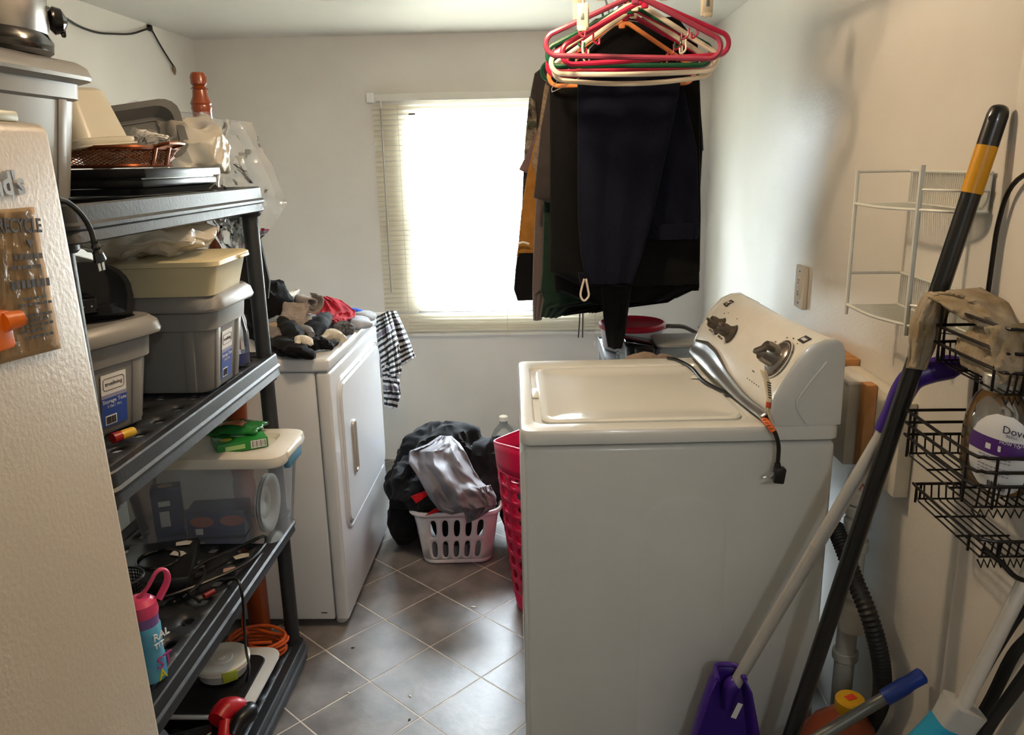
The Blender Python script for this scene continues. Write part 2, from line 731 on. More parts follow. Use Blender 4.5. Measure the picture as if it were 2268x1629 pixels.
# ------------------------------------------------------------------ mini blind
M_slat = mat('blind_slat', '#e2dccb', .4, var=0, transl=.38)
M_rail = mat('blind_rail', '#d5d2c9', .4, var=.02)
bl = thing('mini_blind', 'cream aluminium mini blind with bent slats hanging over bright window', 'blind', (-.24, YB - .03, .65))
BX0, BX1, BZ1, BZ0 = -.79, .31, 1.775, .668
part('headrail', box(BX0 - .012, BX1 + .012, YB - .042, YB - .004, BZ1 + .012, BZ1 + .046, .003), M_rail, bl)
part('rail_bracket', box(BX0 - .022, BX0 + .015, YB - .046, YB - .002, BZ1 + .008, BZ1 + .05, .003), M_wht, bl)
part('rail_bracket', box(BX1 - .015, BX1 + .022, YB - .046, YB - .002, BZ1 + .008, BZ1 + .05, .003), M_wht, bl)
ns = 47
for i in range(ns):
    f = i / (ns - 1)
    z = BZ1 - .012 - f * (BZ1 - BZ0 - .03)
    tilt = math.radians(50 + rnd.uniform(-4, 4))
    sag = rnd.uniform(-.003, .003)
    x0 = BX0 + (rnd.uniform(0, .004))
    x1 = BX1
    bend = 0
    if i == 27:
        bend = -.016
    if i in (25, 26, 28, 29):
        bend = rnd.uniform(-.006, .004)
    if i == 42:
        z -= .006
    if i > 41:
        z = BZ0 + .03 + (ns - 1 - i) * .0175

    def sl(u, v, z=z, tilt=tilt, bend=bend, sag=sag):
        w = (v - .5) * .025
        crown = .003 * (1 - (2 * v - 1) ** 2)
        x = BX0 + u * (BX1 - BX0)
        b = bend * math.exp(-((u - .42) / .16) ** 2)
        return (x, YB - .026 - w * math.cos(tilt) - crown * math.sin(tilt), z - w * math.sin(tilt) + crown * math.cos(tilt) + b + sag * math.sin(u * PI))
    part('slat', sheet(sl, 22, 3), M_slat, bl)
part('bottom_rail', box(BX0, BX1, YB - .036, YB - .014, BZ0 - .004, BZ0 + .012, .004), M_rail, bl)
M_cord = mat('blind_cord', '#cdbfa6', .7)
for x in (-.67, -.18, .2):
    part('ladder_cord', tube([(x, YB - .043, BZ1), (x, YB - .043, BZ0)], .0012, 5, k=1), M_cord, bl)
    part('cord_knot', tube([(x + .012 * math.cos(a), YB - .046, BZ0 + .01 + .012 * math.sin(a)) for a in [k * PI / 4 for k in range(8)]], .0012, 5, True, 2), M_cord, bl)
wa, wb = at(843, 240, Y=YB - .055), at(867, 648, Y=YB - .055)
part('tilt_wand', cyl(wa, wb, .0042, n=8), mat('wand_grey', '#9a958c', .3), bl)
part('wand_hook', tube([wa, wa + Vector((0, .01, .02)), wa + Vector((0, .02, .035))], .004, 6), M_rail, bl)
part('pull_cord', tube([at(1319, 690, Y=YB - .05), at(1318, 745, Y=YB - .05), at(1318, 758, Y=YB - .05)], .0012, 5), M_cord, bl)
part('cord_tassel', cyl(at(1318, 755, Y=YB - .05), at(1318, 765, Y=YB - .05), .004, .009, 8), M_rail, bl)

# ------------------------------------------------------------------ black wire on the left wall
M_blk = mat('black_plastic', '#131313', .35, var=.1)
M_blkg = mat('black_gloss', '#0b0b0c', .12, var=.05, coat=.3)
M_rub = mat('black_rubber', '#161616', .55, var=.1)
wp = [at(*q, X=XL + .012) for q in ((88, 8), (130, 30), (175, 58), (215, 72), (250, 75), (290, 75), (320, 66), (334, 62))]
w2 = [at(*q, X=XL + .012) for q in ((334, 62), (352, 95), (372, 128), (384, 146))]
wt = thing('speaker_wire', 'thin black wire stapled to left wall below the ceiling', 'wire', wp[-1])
part('wire_run', tube(wp, .004, 6), M_rub, wt)
part('wire_tail', tube(w2, .004, 6), M_rub, wt)
part('staple', xf(box(-.008, .008, -.012, .012, -.012, .012, .004), wp[-1] - Vector((.004, 0, 0))), M_blk, wt)
part('frayed_end', tube([w2[-1], at(386, 155, X=XL + .012), at(388, 166, X=XL + .012)], [.006, .008, .003], 6), mat('frayed_copper', '#6d5a40', .6, var=.3, vs=200), wt)

# ------------------------------------------------------------------ refrigerator at the left
def hit(px, py, p0, n):
    d = ray(px, py)
    c = Vector((0, 0, CH))
    return c + d * ((Vector(p0) - c).dot(n) / d.dot(n))


M_fr = mat('fridge_enamel', '#b6a996', .4, var=.03, vs=4, bump=.16, bs=150, spec=.5)
FT = -.026
fr = thing('refrigerator', 'beige textured refrigerator side with cardboard sign taped on', 'refrigerator', (-.53, .95, 0), world=False, rot=(0, FT, 0))
FM = Matrix.Translation((-.53, .95, 0)) @ fr.rotation_euler.to_matrix().to_4x4()
part('cabinet', box(-.70, 0, -.66, 0, .02, 1.562, .012, 3), M_fr, fr)
part('base_grille', box(-.68, -.02, -.64, -.02, .0, .03), M_blk, fr)
part('door', box(-.70, 0, -.73, -.665, .06, 1.562, .014, 3), M_fr, fr)
part('door_handle', box(-.06, -.035, -.775, -.73, .75, 1.25, .008), M_wht, fr)
part('hinge_cover', box(-.15, -.012, -.13, -.035, 1.562, 1.575, .004), mat('hinge_green', '#a3a58c', .4), fr)
FN = (FM.to_3x3() @ Vector((1, 0, 0))).normalized()
FU = (FM.to_3x3() @ Vector((0, 0, 1))).normalized()
FP = FM @ Vector((.0006, 0, 0))


def fh(px, py):
    return hit(px, py, FP, FN)


M_card = mat('kraft_card', '#b08d60', .75, var=.14, vs=25, bump=.2, bs=60)
M_ink = mat('dark_ink', '#2a2521', .6, var=.1)
cr = [fh(-60, 470), fh(70, 459), fh(131, 772), fh(-25, 812)]
sg = thing('cardboard_sign', 'crinkled brown cardboard recycling sign with dark print on refrigerator side', 'sign', cr[3])


def bil(u, v, h=0):
    return cr[3].lerp(cr[2], u).lerp(cr[0].lerp(cr[1], u), v) + FN * h


part('card', sheet(lambda u, v: bil(u, v, .0024 + .0012 * fbm((u * 3, v * 8, 0), 2)), 10, 18), M_card, sg, solid=.0022, off=-1)
M_tape = film('clear_tape', '#d8c4a0', .06, .12, .6, 40, .12)
for k in range(7):
    u = .12 + .125 * k
    part('tape_crease', tube([bil(u + .02 * math.sin(v * 9 + k * 2), v, .0045 + .002 * math.sin(v * 15 + k)) for v in [.04 + .09 * i for i in range(10)]], .0022, 5, k=3, flat=.6), M_tape, sg)
part('tape_film', sheet(lambda u, v: bil(u, v, .0052 + .0018 * fbm((u * 6, v * 9, 4), 2)), 16, 26), M_tape, sg)
rv = (cr[2] - cr[3]).normalized()
uv_ = (cr[1] - cr[2]).normalized()
text('RECYCLE', .021, bil(.995, .83, .0068), rv, uv_, M_ink, sg, align='RIGHT', bold=.0006, sx=.85)
text('\u25bc', .012, bil(.68, .735, .0068), rv, uv_, M_ink, sg)
for k, (v, a, b, h) in enumerate(((.665, .45, .9, .006), (.60, .4, .86, .004), (.47, .35, .95, .009), (.385, .5, .9, .003), (.345, .42, .92, .003), (.27, .4, .93, .003), (.235, .4, .88, .003), (.2, .4, .93, .003), (.165, .4, .8, .003), (.12, .45, .9, .003))):
    p = bil(a, v, .0063)
    part('printed_line', basis(join(*[box(x, x + .006, 0, h, 0, .0003) for x in [i * .0085 for i in range(int((b - a) * (cr[2] - cr[3]).length / .0085))]] or [box(0, .01, 0, h, 0, .0003)]), p, rv, uv_), M_ink, sg, sharp=0)

M_chr = mat('chrome', '#d9d9d9', .2, .8, var=0)
lt = thing('metal_letters', 'small chrome lettering badge on upper refrigerator side', 'letters', fh(20, 430))
text("nd's", .034, fh(49, 429) + FN * .002, (0, 1, 0), FU, M_chr, lt, align='RIGHT', depth=.003, bold=.001)
M_org = mat('orange_plastic', '#e06a12', .35, var=.04)
om = thing('magnet_hook', 'bright orange plastic magnet hook stuck on the cardboard sign', 'magnet', fh(0, 740))
p = fh(-22, 716)
part('magnet_body', xf(box(0, .012, -.022, .012, -.028, .012, .004), p + FN * .004), M_org, om)
part('magnet_knob', cyl(p + FN * .012, p + FN * .018 + Vector((0.0, .021, 0)), .011, .009, 12), M_org, om)

# ------------------------------------------------------------------ black resin shelving unit
M_res = mat('shelf_resin', '#222427', .48, var=.15, vs=14, bump=.12, bs=120, spec=.6)
SX, SY, SW, SD = -.975, 1.712, .45, .92
DZ = (1.452, .995, .515, .085)
sh = thing('shelving_unit', 'black plastic four tier shelving unit loaded with household clutter', 'shelf', (SX, SY, 0))
for z in DZ:
    RR = []
    for off, dz in ((-.03, -.004), (-.012, 0), (-.003, .003), (0, 0), (.002, -.026), (.007, -.031), (.007, -.037), (.001, -.041), (.005, -.058), (.001, -.061), (-.006, -.058), (-.008, -.03)):
        RR.append(rrect(SW + 2 * off, SD + 2 * off, .03 + off * .5, z + dz, SX, SY))
    d = part('shelf', loft(RR, False, False), M_res, sh)
    part('slotted_deck', holed(5, 10, stadium(.34, .42), lambda u, v, z=z: (SX - SW / 2 + .028 + u / 5 * (SW - .056), SY - SD / 2 + .028 + v / 10 * (SD - .056), z - .006)), M_res, d, solid=.008, off=-1)
for px in (-.785, -1.165):
    for py in (1.278, 2.146):
        P = part('post', cyl((px, py, 0), (px, py, 1.40), .021, n=18), M_res, sh)
        for z in DZ:
            part('post_socket', lathe([(.025, z - .075), (.03, z - .07), (.032, z - .012)], 16, (px, py, 0)), M_res, P)


# ------------------------------------------------------------------ storage totes
M_tote = mat('tote_grey', '#7a7977', .38, var=.04, vs=6)
M_tlid = M_tote
M_lblw = mat('label_white', '#d9d8d6', .4, var=.02)
M_lblb = mat('label_blue', '#2a4796', .4, var=.05)
M_lbls = mat('label_slate', '#8d8fa8', .4)


def tote(label, loc, rz, w, d, h, body=M_tote, lid=M_tlid, lab=True, group=None, name='storage_tote', lidh=.035, skirt=.05, xlab=0):
    t = thing(name, label, 'tote', loc, rz, group, world=False)
    tp = .86
    w2, d2 = w - .05, d - .05
    hb = h - lidh
    B = [rrect(w2 * tp - .01, d2 * tp - .01, .03, 0), rrect(w2 * tp, d2 * tp, .033, .008)]
    zs = hb - skirt
    k = tp + (1 - tp) * zs / hb
    B += [rrect(w2 * k, d2 * k, .036, zs), rrect(w2 * k + .016, d2 * k + .016, .04, zs + .004), rrect(w2 + .014, d2 + .014, .042, hb)]
    b = part('tub', loft(B), body, t)
    for sx, sy, ax in ((1, 1, 0), (1, -1, 0), (-1, 1, 0), (-1, -1, 0), (1, 1, 1), (1, -1, 1), (-1, -1, 1), (-1, 1, 1)):
        q = .30 if ax == 0 else .36
        if ax == 0:
            p0 = (sx * (w2 * tp / 2 - .004), sy * d2 * q * tp, .004)
            p1 = (sx * (w2 * k / 2 - .004), sy * d2 * q * k, zs + .006)
            up = (0, 1, 0)
        else:
            p0 = (sx * w2 * q * tp, sy * (d2 * tp / 2 - .004), .004)
            p1 = (sx * w2 * q * k, sy * (d2 * k / 2 - .004), zs + .006)
            up = (1, 0, 0)
        part('rib', ebox(p0, p1, .016, .026, .004, up), body, b)
    part('lid', loft([rrect(w2 + .018, d2 + .018, .042, hb - .006), rrect(w, d, .05, hb), rrect(w + .004, d + .004, .052, hb + .006), rrect(w - .006, d - .006, .05, hb + lidh * .7), rrect(w - .03, d - .03, .045, h), rrect(w - .07, d - .07, .035, h), rrect(w - .08, d - .08, .03, h - .008)]), lid, t)
    if lab:
        sl = Vector(((w2 * k - w2 * tp) / 2, 0, zs)).normalized()
        o = Vector((w2 * tp / 2 + .0015, xlab, .0)) + sl * .018
        r = Vector((0, 1, 0))
        lw, lh = .062, zs - .03
        n = r.cross(sl)
        L = part('paper_label', slab(o, r, sl, -lw / 2, lw / 2, 0, lh, .0008), M_lblw, t)
        part('label_blue_field', slab(o + n * .0008, r, sl, -lw / 2, lw / 2, 0, lh * .55, .0005), M_lblb, L)
        part('label_slate_strip', slab(o + n * .0008, r, sl, -lw / 2, lw / 2, lh * .55, lh * .62, .0005), M_lbls, L)
        part('logo_frame', basis(tube([Vector((x, y, 0)) for x, y, _ in [(p.x, p.y, 0) for p in rrect(.052, .024, .006, 0)]], .0007, 4, True, 1), o + n * .001 + sl * lh * .81, r, sl), M_ink, L)
        text('trueliving', .0115, o + n * .001 + sl * (lh * .81 - .003), r, sl, M_ink, L, align='CENTER')
        text('Storage Tote', .0112, o + n * .0014 + sl * lh * .45, r, sl, M_lblw, L, align='CENTER')
        text('5 Gal / 19 L', .0075, o + n * .0014 + sl * lh * .36, r, sl, M_lblw, L, align='CENTER')
        part('barcode_field', slab(o + n * .0013, r, sl, -.024, .004, lh * .03, lh * .21, .0004), M_lblw, L)
        part('barcode', bars(o + n * .0013, r, sl, -.022, .002, lh * .05, lh * .19, 12, 3), M_ink, L)
    return t


t2 = tote('grey plastic storage tote with blue label carrying a cream food box', (-.935, 1.853, .998), 0, .42, .275, .232, group='grey label totes', xlab=-.01)
t1 = tote('grey plastic storage tote with blue label under a glossy black appliance', (-1.005, 1.532, .998), -.30, .40, .27, .222, group='grey label totes')
tb = tote('large grey storage tote holding a stainless slow cooker on its lid', (-1.01, 1.335, 1.455), 0, .42, .36, .235, lab=False, lidh=.03, skirt=.035)

# slow cooker on the large tote
M_ss = mat('brushed_steel', '#b6b3ae', .25, .9, var=.08, vs=4, stretch=(1, 1, 14))
sc = thing('slow_cooker', 'stainless steel slow cooker with black base and knob on large tote', 'slow cooker', (-.945, 1.335, 1.69))
cx, cy, z0 = -.945, 1.335, 1.691
part('base', lathe([(.135, 0), (.146, .006), (.148, .022), (.142, .034)], 40, (cx, cy, z0)), M_blkg, sc)
part('body', lathe([(.14, .03), (.143, .036), (.147, .10), (.15, .20)], 40, (cx, cy, z0)), M_ss, sc)
part('rim', lathe([(.15, .2), (.156, .206), (.15, .216)], 40, (cx, cy, z0)), M_blkg, sc)
part('glass_lid', lathe([(.148, .216), (.12, .24), (.05, .258), (.001, .262)], 40, (cx, cy, z0)), film('lid_glass', '#dfe6e6', .1, .05, 0, 5, .3), sc)
kd = Vector((.80, .60, 0))
kp = Vector((cx, cy, z0 + .062)) + kd * .145
part('knob', tube([kp, kp + kd * .008, kp + kd * .02, kp + kd * .028], [.014, .023, .020, .006], 18, k=3), M_blkg, sc)
part('knob_grip', xf(box(-.004, .004, -.004, .004, -.026, .010, .003), kp + kd * .020, (0, 0, math.atan2(kd.y, kd.x))), M_blkg, sc)
part('handle', tube([Vector((cx + .1, cy - .11, z0 + .15)), Vector((cx + .14, cy - .14, z0 + .155)), Vector((cx + .15, cy - .09, z0 + .155)), Vector((cx + .135, cy - .05, z0 + .15))], .012, 8), M_blkg, sc)

# ------------------------------------------------------------------ things on the top deck
zt = 1.456
solo('oven_tray', 'thin dark metal oven tray lying under the black media player', 'tray', loft([rrect(.30, .34, .03, zt + .001, -.93, 1.73), rrect(.33, .37, .035, zt + .014, -.93, 1.73), rrect(.345, .385, .04, zt + .0145, -.93, 1.73), rrect(.325, .365, .035, zt + .013, -.93, 1.73), rrect(.295, .335, .03, zt + .003, -.93, 1.73)]), mat('tray_metal', '#5c5d5e', .35, .7, var=.1))
mp = thing('media_player', 'flat matt black two layer media player under the copper basket', 'media player', (-.92, 1.745, zt + .015))
MB = mat('player_black', '#0d0d0f', .3, var=.05)
part('lower_case', box(-1.06, -.775, 1.565, 1.925, zt + .0155, zt + .031, .0025), MB, mp)
part('upper_case', box(-1.055, -.765, 1.56, 1.93, zt + .034, zt + .052, .0025), MB, mp)
part('seam', box(-1.05, -.78, 1.57, 1.92, zt + .030, zt + .035), M_blkg, mp)

zb = zt + .0535
M_cop = mat('copper_wire', '#7c4426', .35, .75, var=.1)
cb = thing('wire_basket', 'copper coloured wire mesh basket on the black media player', 'basket', (-.92, 1.68, zb))
bx, by = -.93, 1.70
part('basket_rim', tube(rrect(.27, .25, .05, zb + .040, bx, by), .0045, 6, True, 1), M_cop, cb)
part('basket_foot', tube(rrect(.24, .22, .045, zb + .004, bx, by), .004, 6, True, 1), M_cop, cb)
top, bot = rrect(.27, .25, .05, zb + .038, bx, by, 10), rrect(.24, .22, .045, zb + .004, bx, by, 10)


def resamp(P, n):
    L = [0]
    for i in range(len(P)):
        L.append(L[-1] + (P[(i + 1) % len(P)] - P[i]).length)
    out = []
    for k in range(n):
        s = L[-1] * k / n
        for i in range(len(P)):
            if L[i + 1] >= s:
                out.append(P[i].lerp(P[(i + 1) % len(P)], (s - L[i]) / max(1e-9, L[i + 1] - L[i])))
                break
    return out


A, B = resamp(top, 72), resamp(bot, 72)
W = []
for k in range(72):
    for s in (6, -6):
        a, b = A[k], B[(k + s) % 72]
        m_ = B[(k + s // 2) % 72].lerp(A[(k + s // 2) % 72], .5)
        W.append(tube([a, m_, b], .0009, 3, k=1))
part('wire_mesh', join(*W), M_cop, cb)['kind'] = 'stuff'
part('basket_floor', loft([rrect(.235, .215, .04, zb + .0015, bx, by), rrect(.235, .215, .04, zb + .004, bx, by)]), M_cop, cb)
for yy in (by - .03, by + .03):
    part('side_bar', tube([(bx + .128, yy, zb + .004), (bx + .14, yy, zb + .041)], .004, 6, k=1), M_cop, cb)
part('basket_handle', tube([(bx + .137, by - .03, zb + .041), (bx + .165, by - .028, zb + .048), (bx + .165, by + .045, zb + .048), (bx + .137, by + .05, zb + .041)], .004, 6, k=2), M_cop, cb)

M_fro = mat('frosted_plastic', '#dedacb', .3, var=.04, transl=.5)
ft = thing('frosted_tub', 'milky frosted plastic tub upside down in copper basket', 'container', (-.955, 1.655, zb + .034), world=False, rot=(.06, -.16, -.2))
part('tub', loft([rrect(.185, .15, .03, .012), rrect(.155, .125, .028, .106), rrect(.14, .11, .03, .113), rrect(.1, .08, .02, .114)]), M_fro, ft)
part('tub_rim', loft([rrect(.20, .165, .032, 0), rrect(.205, .17, .034, .004), rrect(.205, .17, .034, .01), rrect(.19, .155, .03, .013)]), M_fro, ft)
part('tub_lid', loft([rrect(.19, .16, .03, -.006), rrect(.21, .175, .034, -.004), rrect(.21, .175, .034, -.001)]), M_fro, ft)

M_pan = mat('grey_pan', '#6c6c69', .4, .35, var=.1)
rp = thing('roasting_pan', 'grey rectangular roasting pan tipped up behind the frosted tub', 'pan', (-.955, 1.905, 1.585), world=False, rot=(math.radians(62), math.radians(-9), math.radians(24)))
part('pan_body', loft([rrect(.18, .11, .03, -.03), rrect(.205, .13, .034, 0), rrect(.235, .155, .04, .002), rrect(.235, .155, .04, .005), rrect(.2, .125, .034, .003), rrect(.17, .1, .03, -.024)]), M_pan, rp)
part('pan_ridge', tube(rrect(.15, .08, .02, -.022), .002, 5, True, 1), M_pan, rp)

# wrapped paper packet
pk = thing('wrapped_packet', 'crinkled clear packet around folded white printed paper in copper basket', 'packet', (-.87, 1.79, zb + .035))
po = at(300, 318, Y=1.79)


def pkf(h, s):
    def f(u, v):
        a = at(282 + 72 * u + 20 * v, 330 - 8 * u - 44 * v + 24 * u * v, Y=1.79 + .03 * v)
        return a + Vector((0, -h - .004 * fbm((u * 4, v * 4, s), 1.5), .003 * fbm((u * 5, v * 3, s + 2))))
    return f


part('paper', sheet(pkf(0, 1), 10, 8), mat('packet_paper', '#c9c7c2', .6, var=.03), pk, solid=.004)
part('wrapper', sheet(lambda u, v: Vector(pkf(.012, 3)(u * 1.35 - .08, v * 1.15 - .08)) + Vector((0, -.012 * fbm((u * 6, v * 6, 2), 1.3), .008 * fbm((u * 6, v * 6, 9), 1.3))), 22, 18), film('packet_film', '#e8e8e4', .12, .08, .9, 70, .3), pk)
text('P  A\n  V', .016, at(296, 314, Y=1.772), (1, .1, -.12), (0, .2, 1), M_ink, pk)

# milky carrier bag and large clear bags at the shelf end
M_milk = film('milky_bag', '#e6ddca', .55, .2, .9, 30, .25)
M_clr = film('clear_bag', '#f2f1ec', .15, .1, .2, 30, .3)
M_clr2 = film('clear_bag_thin', '#e3e8ea', .12, .12, .5, 12, .25)


def crumple(VF, amp, sc, seed):
    out = []
    for v in VF[0]:
        out.append(v + Vector((fbm(v, sc, 3, seed), fbm(v, sc, 3, seed + 5), fbm(v, sc, 3, seed + 9))) * amp)
    return (out, VF[1])


def bag(c, s, seed, amp=.035, sc=11, lvl=5):
    bm = bmesh.new()
    bmesh.ops.create_icosphere(bm, subdivisions=lvl, radius=1)
    for v in bm.verts:
        d = v.co.normalized()
        p = Vector((d.x * s[0], d.y * s[1], d.z * s[2]))
        p += p.normalized() * amp * (ridge(p, sc, seed) - .4) + Vector((fbm(p, 16, 2, seed), fbm(p, 16, 2, seed + 3), fbm(p, 16, 2, seed + 6))) * amp * .5
        v.co = p + Vector(c)
    return bm_out(bm)


zz = at(430, 330, Y=1.99)
solo('plastic_bag', 'milky white crumpled plastic bag behind the black media player', 'bag', bag((-.87, 2.01, 1.545), (.085, .075, .083), 3, .03, 14), M_milk)


def pxsheet(rowsL, nu, nv, Yf, amp, sc, seed):
    """surface between a left and right pixel polyline; rowsL = [(lx,ly,rx,ry)...] top to bottom"""
    n = len(rowsL) - 1

    def f(u, v):
        t = v * n
        i = min(int(t), n - 1)
        t -= i
        a, b = rowsL[i], rowsL[i + 1]
        L = (a[0] + (b[0] - a[0]) * t, a[1] + (b[1] - a[1]) * t)
        R = (a[2] + (b[2] - a[2]) * t, a[3] + (b[3] - a[3]) * t)
        p = at(L[0] + (R[0] - L[0]) * u, L[1] + (R[1] - L[1]) * u, Y=Yf(u, v))
        return p
    V, F = sheet(f, nu, nv)
    out = []
    for v in V:
        w1 = noise.voronoi(v * sc + Vector((seed, seed * 2, 0)))[0]
        w2 = noise.voronoi(v * sc * 2.3 + Vector((0, seed * 3, seed)))[0]
        q = Vector((.25 * fbm(v, sc, 2, seed), -(w1[1] - w1[0]) * 1.3 - (w2[1] - w2[0]) * .25, .25 * fbm(v, sc, 2, seed + 9)))
        out.append(v + q * amp)
    return (out, F)


bgt = thing('clear_plastic_bag', 'large crinkled clear plastic bag draped over far shelf end', 'bag', at(540, 570, Y=2.2))
part('bag_front', pxsheet([(455, 262, 558, 268), (440, 330, 590, 345), (452, 400, 628, 420), (446, 460, 634, 455), (470, 510, 600, 505), (505, 570, 545, 560)], 40, 46, lambda u, v: 2.215 - .03 * math.sin(u * PI) * (.4 + v), .034, 12, 2), M_clr, bgt, sharp=25)
part('bag_inner_fold', pxsheet([(470, 300, 530, 300), (462, 400, 560, 420), (470, 470, 560, 500), (510, 555, 555, 545)], 26, 34, lambda u, v: 2.165 - .02 * math.sin(u * PI), .034, 15, 6), M_clr, bgt, sharp=25)
part('bag_back', pxsheet([(262, 240, 470, 250), (300, 222, 540, 275), (420, 300, 600, 400), (480, 400, 630, 470), (520, 520, 590, 510)], 30, 30, lambda u, v: 2.245 - .02 * u, .02, 8, 11), M_clr2, bgt, sharp=25)
part('bag_sleeve', pxsheet([(540, 430, 568, 425), (545, 475, 580, 472)], 8, 8, lambda u, v: 2.19, .003, 9, 1), film('bag_sleeve_film', '#b9c3cc', .35, .2, .3, 20, .2), bgt)
part('bag_print', ebox(at(518, 364, Y=2.13), at(542, 380, Y=2.13), .006, .002), M_ink, bgt)
solo('blue_pouch', 'small blue plastic pouch on the milky bag by turned post', 'pouch', heap(at(446, 266, Y=2.02) - Vector((0, 0, .018)), (.03, .015, .010), 5, .1, 20, 3), mat('blue_film', '#2b62a8', .3))

# turned wooden bed post standing behind the shelf
M_wood = mat('red_brown_wood', '#7a3716', .3, var=.2, vs=10, stretch=(1, 1, .15), coat=.4)
bpz = lambda py: at(440, py, Y=2.305).z
prof = [(.034, .003), (.034, .55), (.03, .56), (.036, .60), (.03, .64), (.028, .7), (.034, .8), (.036, 1.0), (.03, 1.2), (.026, 1.3), (.034, 1.36), (.03, 1.42), (.024, 1.46), (.034, 1.50), (.03, 1.55)]
tz = bpz(158)
prof += [(.026, tz - .105), (.028, tz - .098), (.0265, tz - .09), (.029, tz - .085), (.021, tz - .066), (.0195, tz - .05), (.024, tz - .046), (.016, tz - .04), (.022, tz - .033), (.0225, tz - .014), (.018, tz - .004), (.006, tz)]
solo('bed_post', 'red-brown turned wooden bed post standing behind the shelving unit', 'post', lathe(prof, 24, (at(442, 200, Y=2.305).x, 2.305, 0)), M_wood)
M_dark = mat('black_cloth', '#0e0e11', .85, var=.15, vs=40, bump=.25, bs=200, sheen=.15)
solo('black_coat', 'black cloth hanging between shelving unit and the back corner', 'coat', drape([(1.42, -.90, -.84, .012), (1.3, -.92, -.815, .018), (1.18, -.92, -.80, .018), (1.13, -.91, -.81, .012)], 2.30, amp=.008, seed=4), M_dark)

# ------------------------------------------------------------------ second deck
zl2 = .998 + .232
co = thing('food_container', 'cream plastic food box with lid on the grey tote', 'container', (-.87, 1.83, zl2), rz=.06, world=False)
M_crm = mat('cream_plastic', '#d3c8a2', .4, var=.03, transl=.2)
part('box', loft([rrect(.255, .215, .02, 0), rrect(.285, .24, .024, .062), rrect(.29, .245, .024, .066)]), M_crm, co)
part('lid', loft([rrect(.29, .245, .024, .066), rrect(.305, .26, .026, .068), rrect(.305, .26, .026, .078), rrect(.29, .245, .024, .082), rrect(.27, .225, .02, .081)]), M_crm, co)
part('lid_tab', box(.145, .16, .02, .09, .068, .076, .003), M_crm, co)
solo('white_bag', 'crumpled white grocery bag on top of cream food box', 'bag', bag((-.91, 1.80, zl2 + .083 + .040), (.15, .115, .036), 8, .03, 13), film('grocery_bag', '#ded6c6', .8, .25, .8, 25, .15))

# glossy black appliance lying on the near tote, open end to the room
zl1 = .998 + .222
ap = thing('black_appliance', 'glossy black appliance with arched open end on the grey tote', 'appliance', (-.95, 1.585, zl1), rz=-.85, world=False)


def arch(w, h, z0, n=14):
    return [(-w / 2 * .92, z0)] + [(-w / 2 * math.cos(PI * k / n), z0 + h * .35 + (h * .65) * math.sin(PI * k / n) ** .75) for k in range(n + 1)] + [(w / 2 * .92, z0)]


O, I = arch(.165, .115, 0), arch(.143, .10, .009)
V, F = [], []
for x, P in ((.09, O), (.09, I), (.02, I), (-.10, O)):
    V += [Vector((x, a, b)) for a, b in P]
n = len(O)
for a, b in ((0, 1), (1, 2)):
    for j in range(n):
        k = (j + 1) % n
        F.append((a * n + j, a * n + k, b * n + k, b * n + j))
for j in range(n):
    k = (j + 1) % n
    F.append((n * 0 + k, n * 0 + j, n * 3 + j, n * 3 + k))
F.append(tuple(range(2 * n, 3 * n)))
F.append(tuple(range(4 * n - 1, 3 * n - 1, -1)))
part('shell', (V, F), M_blkg, ap)
part('socket_block', box(.02, .075, -.02, .018, .009, .042, .002), M_blkg, ap)
part('socket_face', box(.075, .0765, -.016, .014, .013, .038), mat('socket_grey', '#1c1c1e', .5), ap)
for y in (-.009, .006):
    part('contact_pin', cyl((.076, y, .026), (.08, y, .026), .0018, n=8), M_chr, ap)
bb = thing('black_speaker', 'matt black box standing behind the glossy black appliance', 'speaker', (-1.13, 1.605, zl1))
part('cabinet', box(-1.185, -1.075, 1.55, 1.66, zl1 + .001, zl1 + .14, .006), M_blk, bb)
part('speaker_grille', box(-1.17, -1.09, 1.545, 1.551, zl1 + .015, zl1 + .125, .002), M_rub, bb)
pc = thing('plug_cord', 'black two prong plug hanging from cord over top shelf lip', 'cord', at(160, 460, X=-.73))
pp = [at(*q, X=-.722) for q in ((128, 440), (150, 448), (180, 475), (200, 508), (208, 535))]
part('cord', tube(pp, .0042, 8), M_rub, pc)
q0, q1 = at(208, 533, X=-.722), at(222, 578, X=-.722)
part('strain_relief', tube([q0 + (q1 - q0) * t for t in (0, .15, .3, .45, .6)], [.007, .005, .008, .0055, .009], 8, k=2), M_blk, pc)
part('plug', tube([q0 + (q1 - q0) * t for t in (.55, .75, 1)], [.009, .011, .013], 8, k=2, flat=.7), M_blk, pc)
for s in (-.006, .006):
    part('prong', ebox(q1 + Vector((0, s, .002)), q1 + Vector((0, s + .002, -.016)), .0015, .006), M_chr, pc)

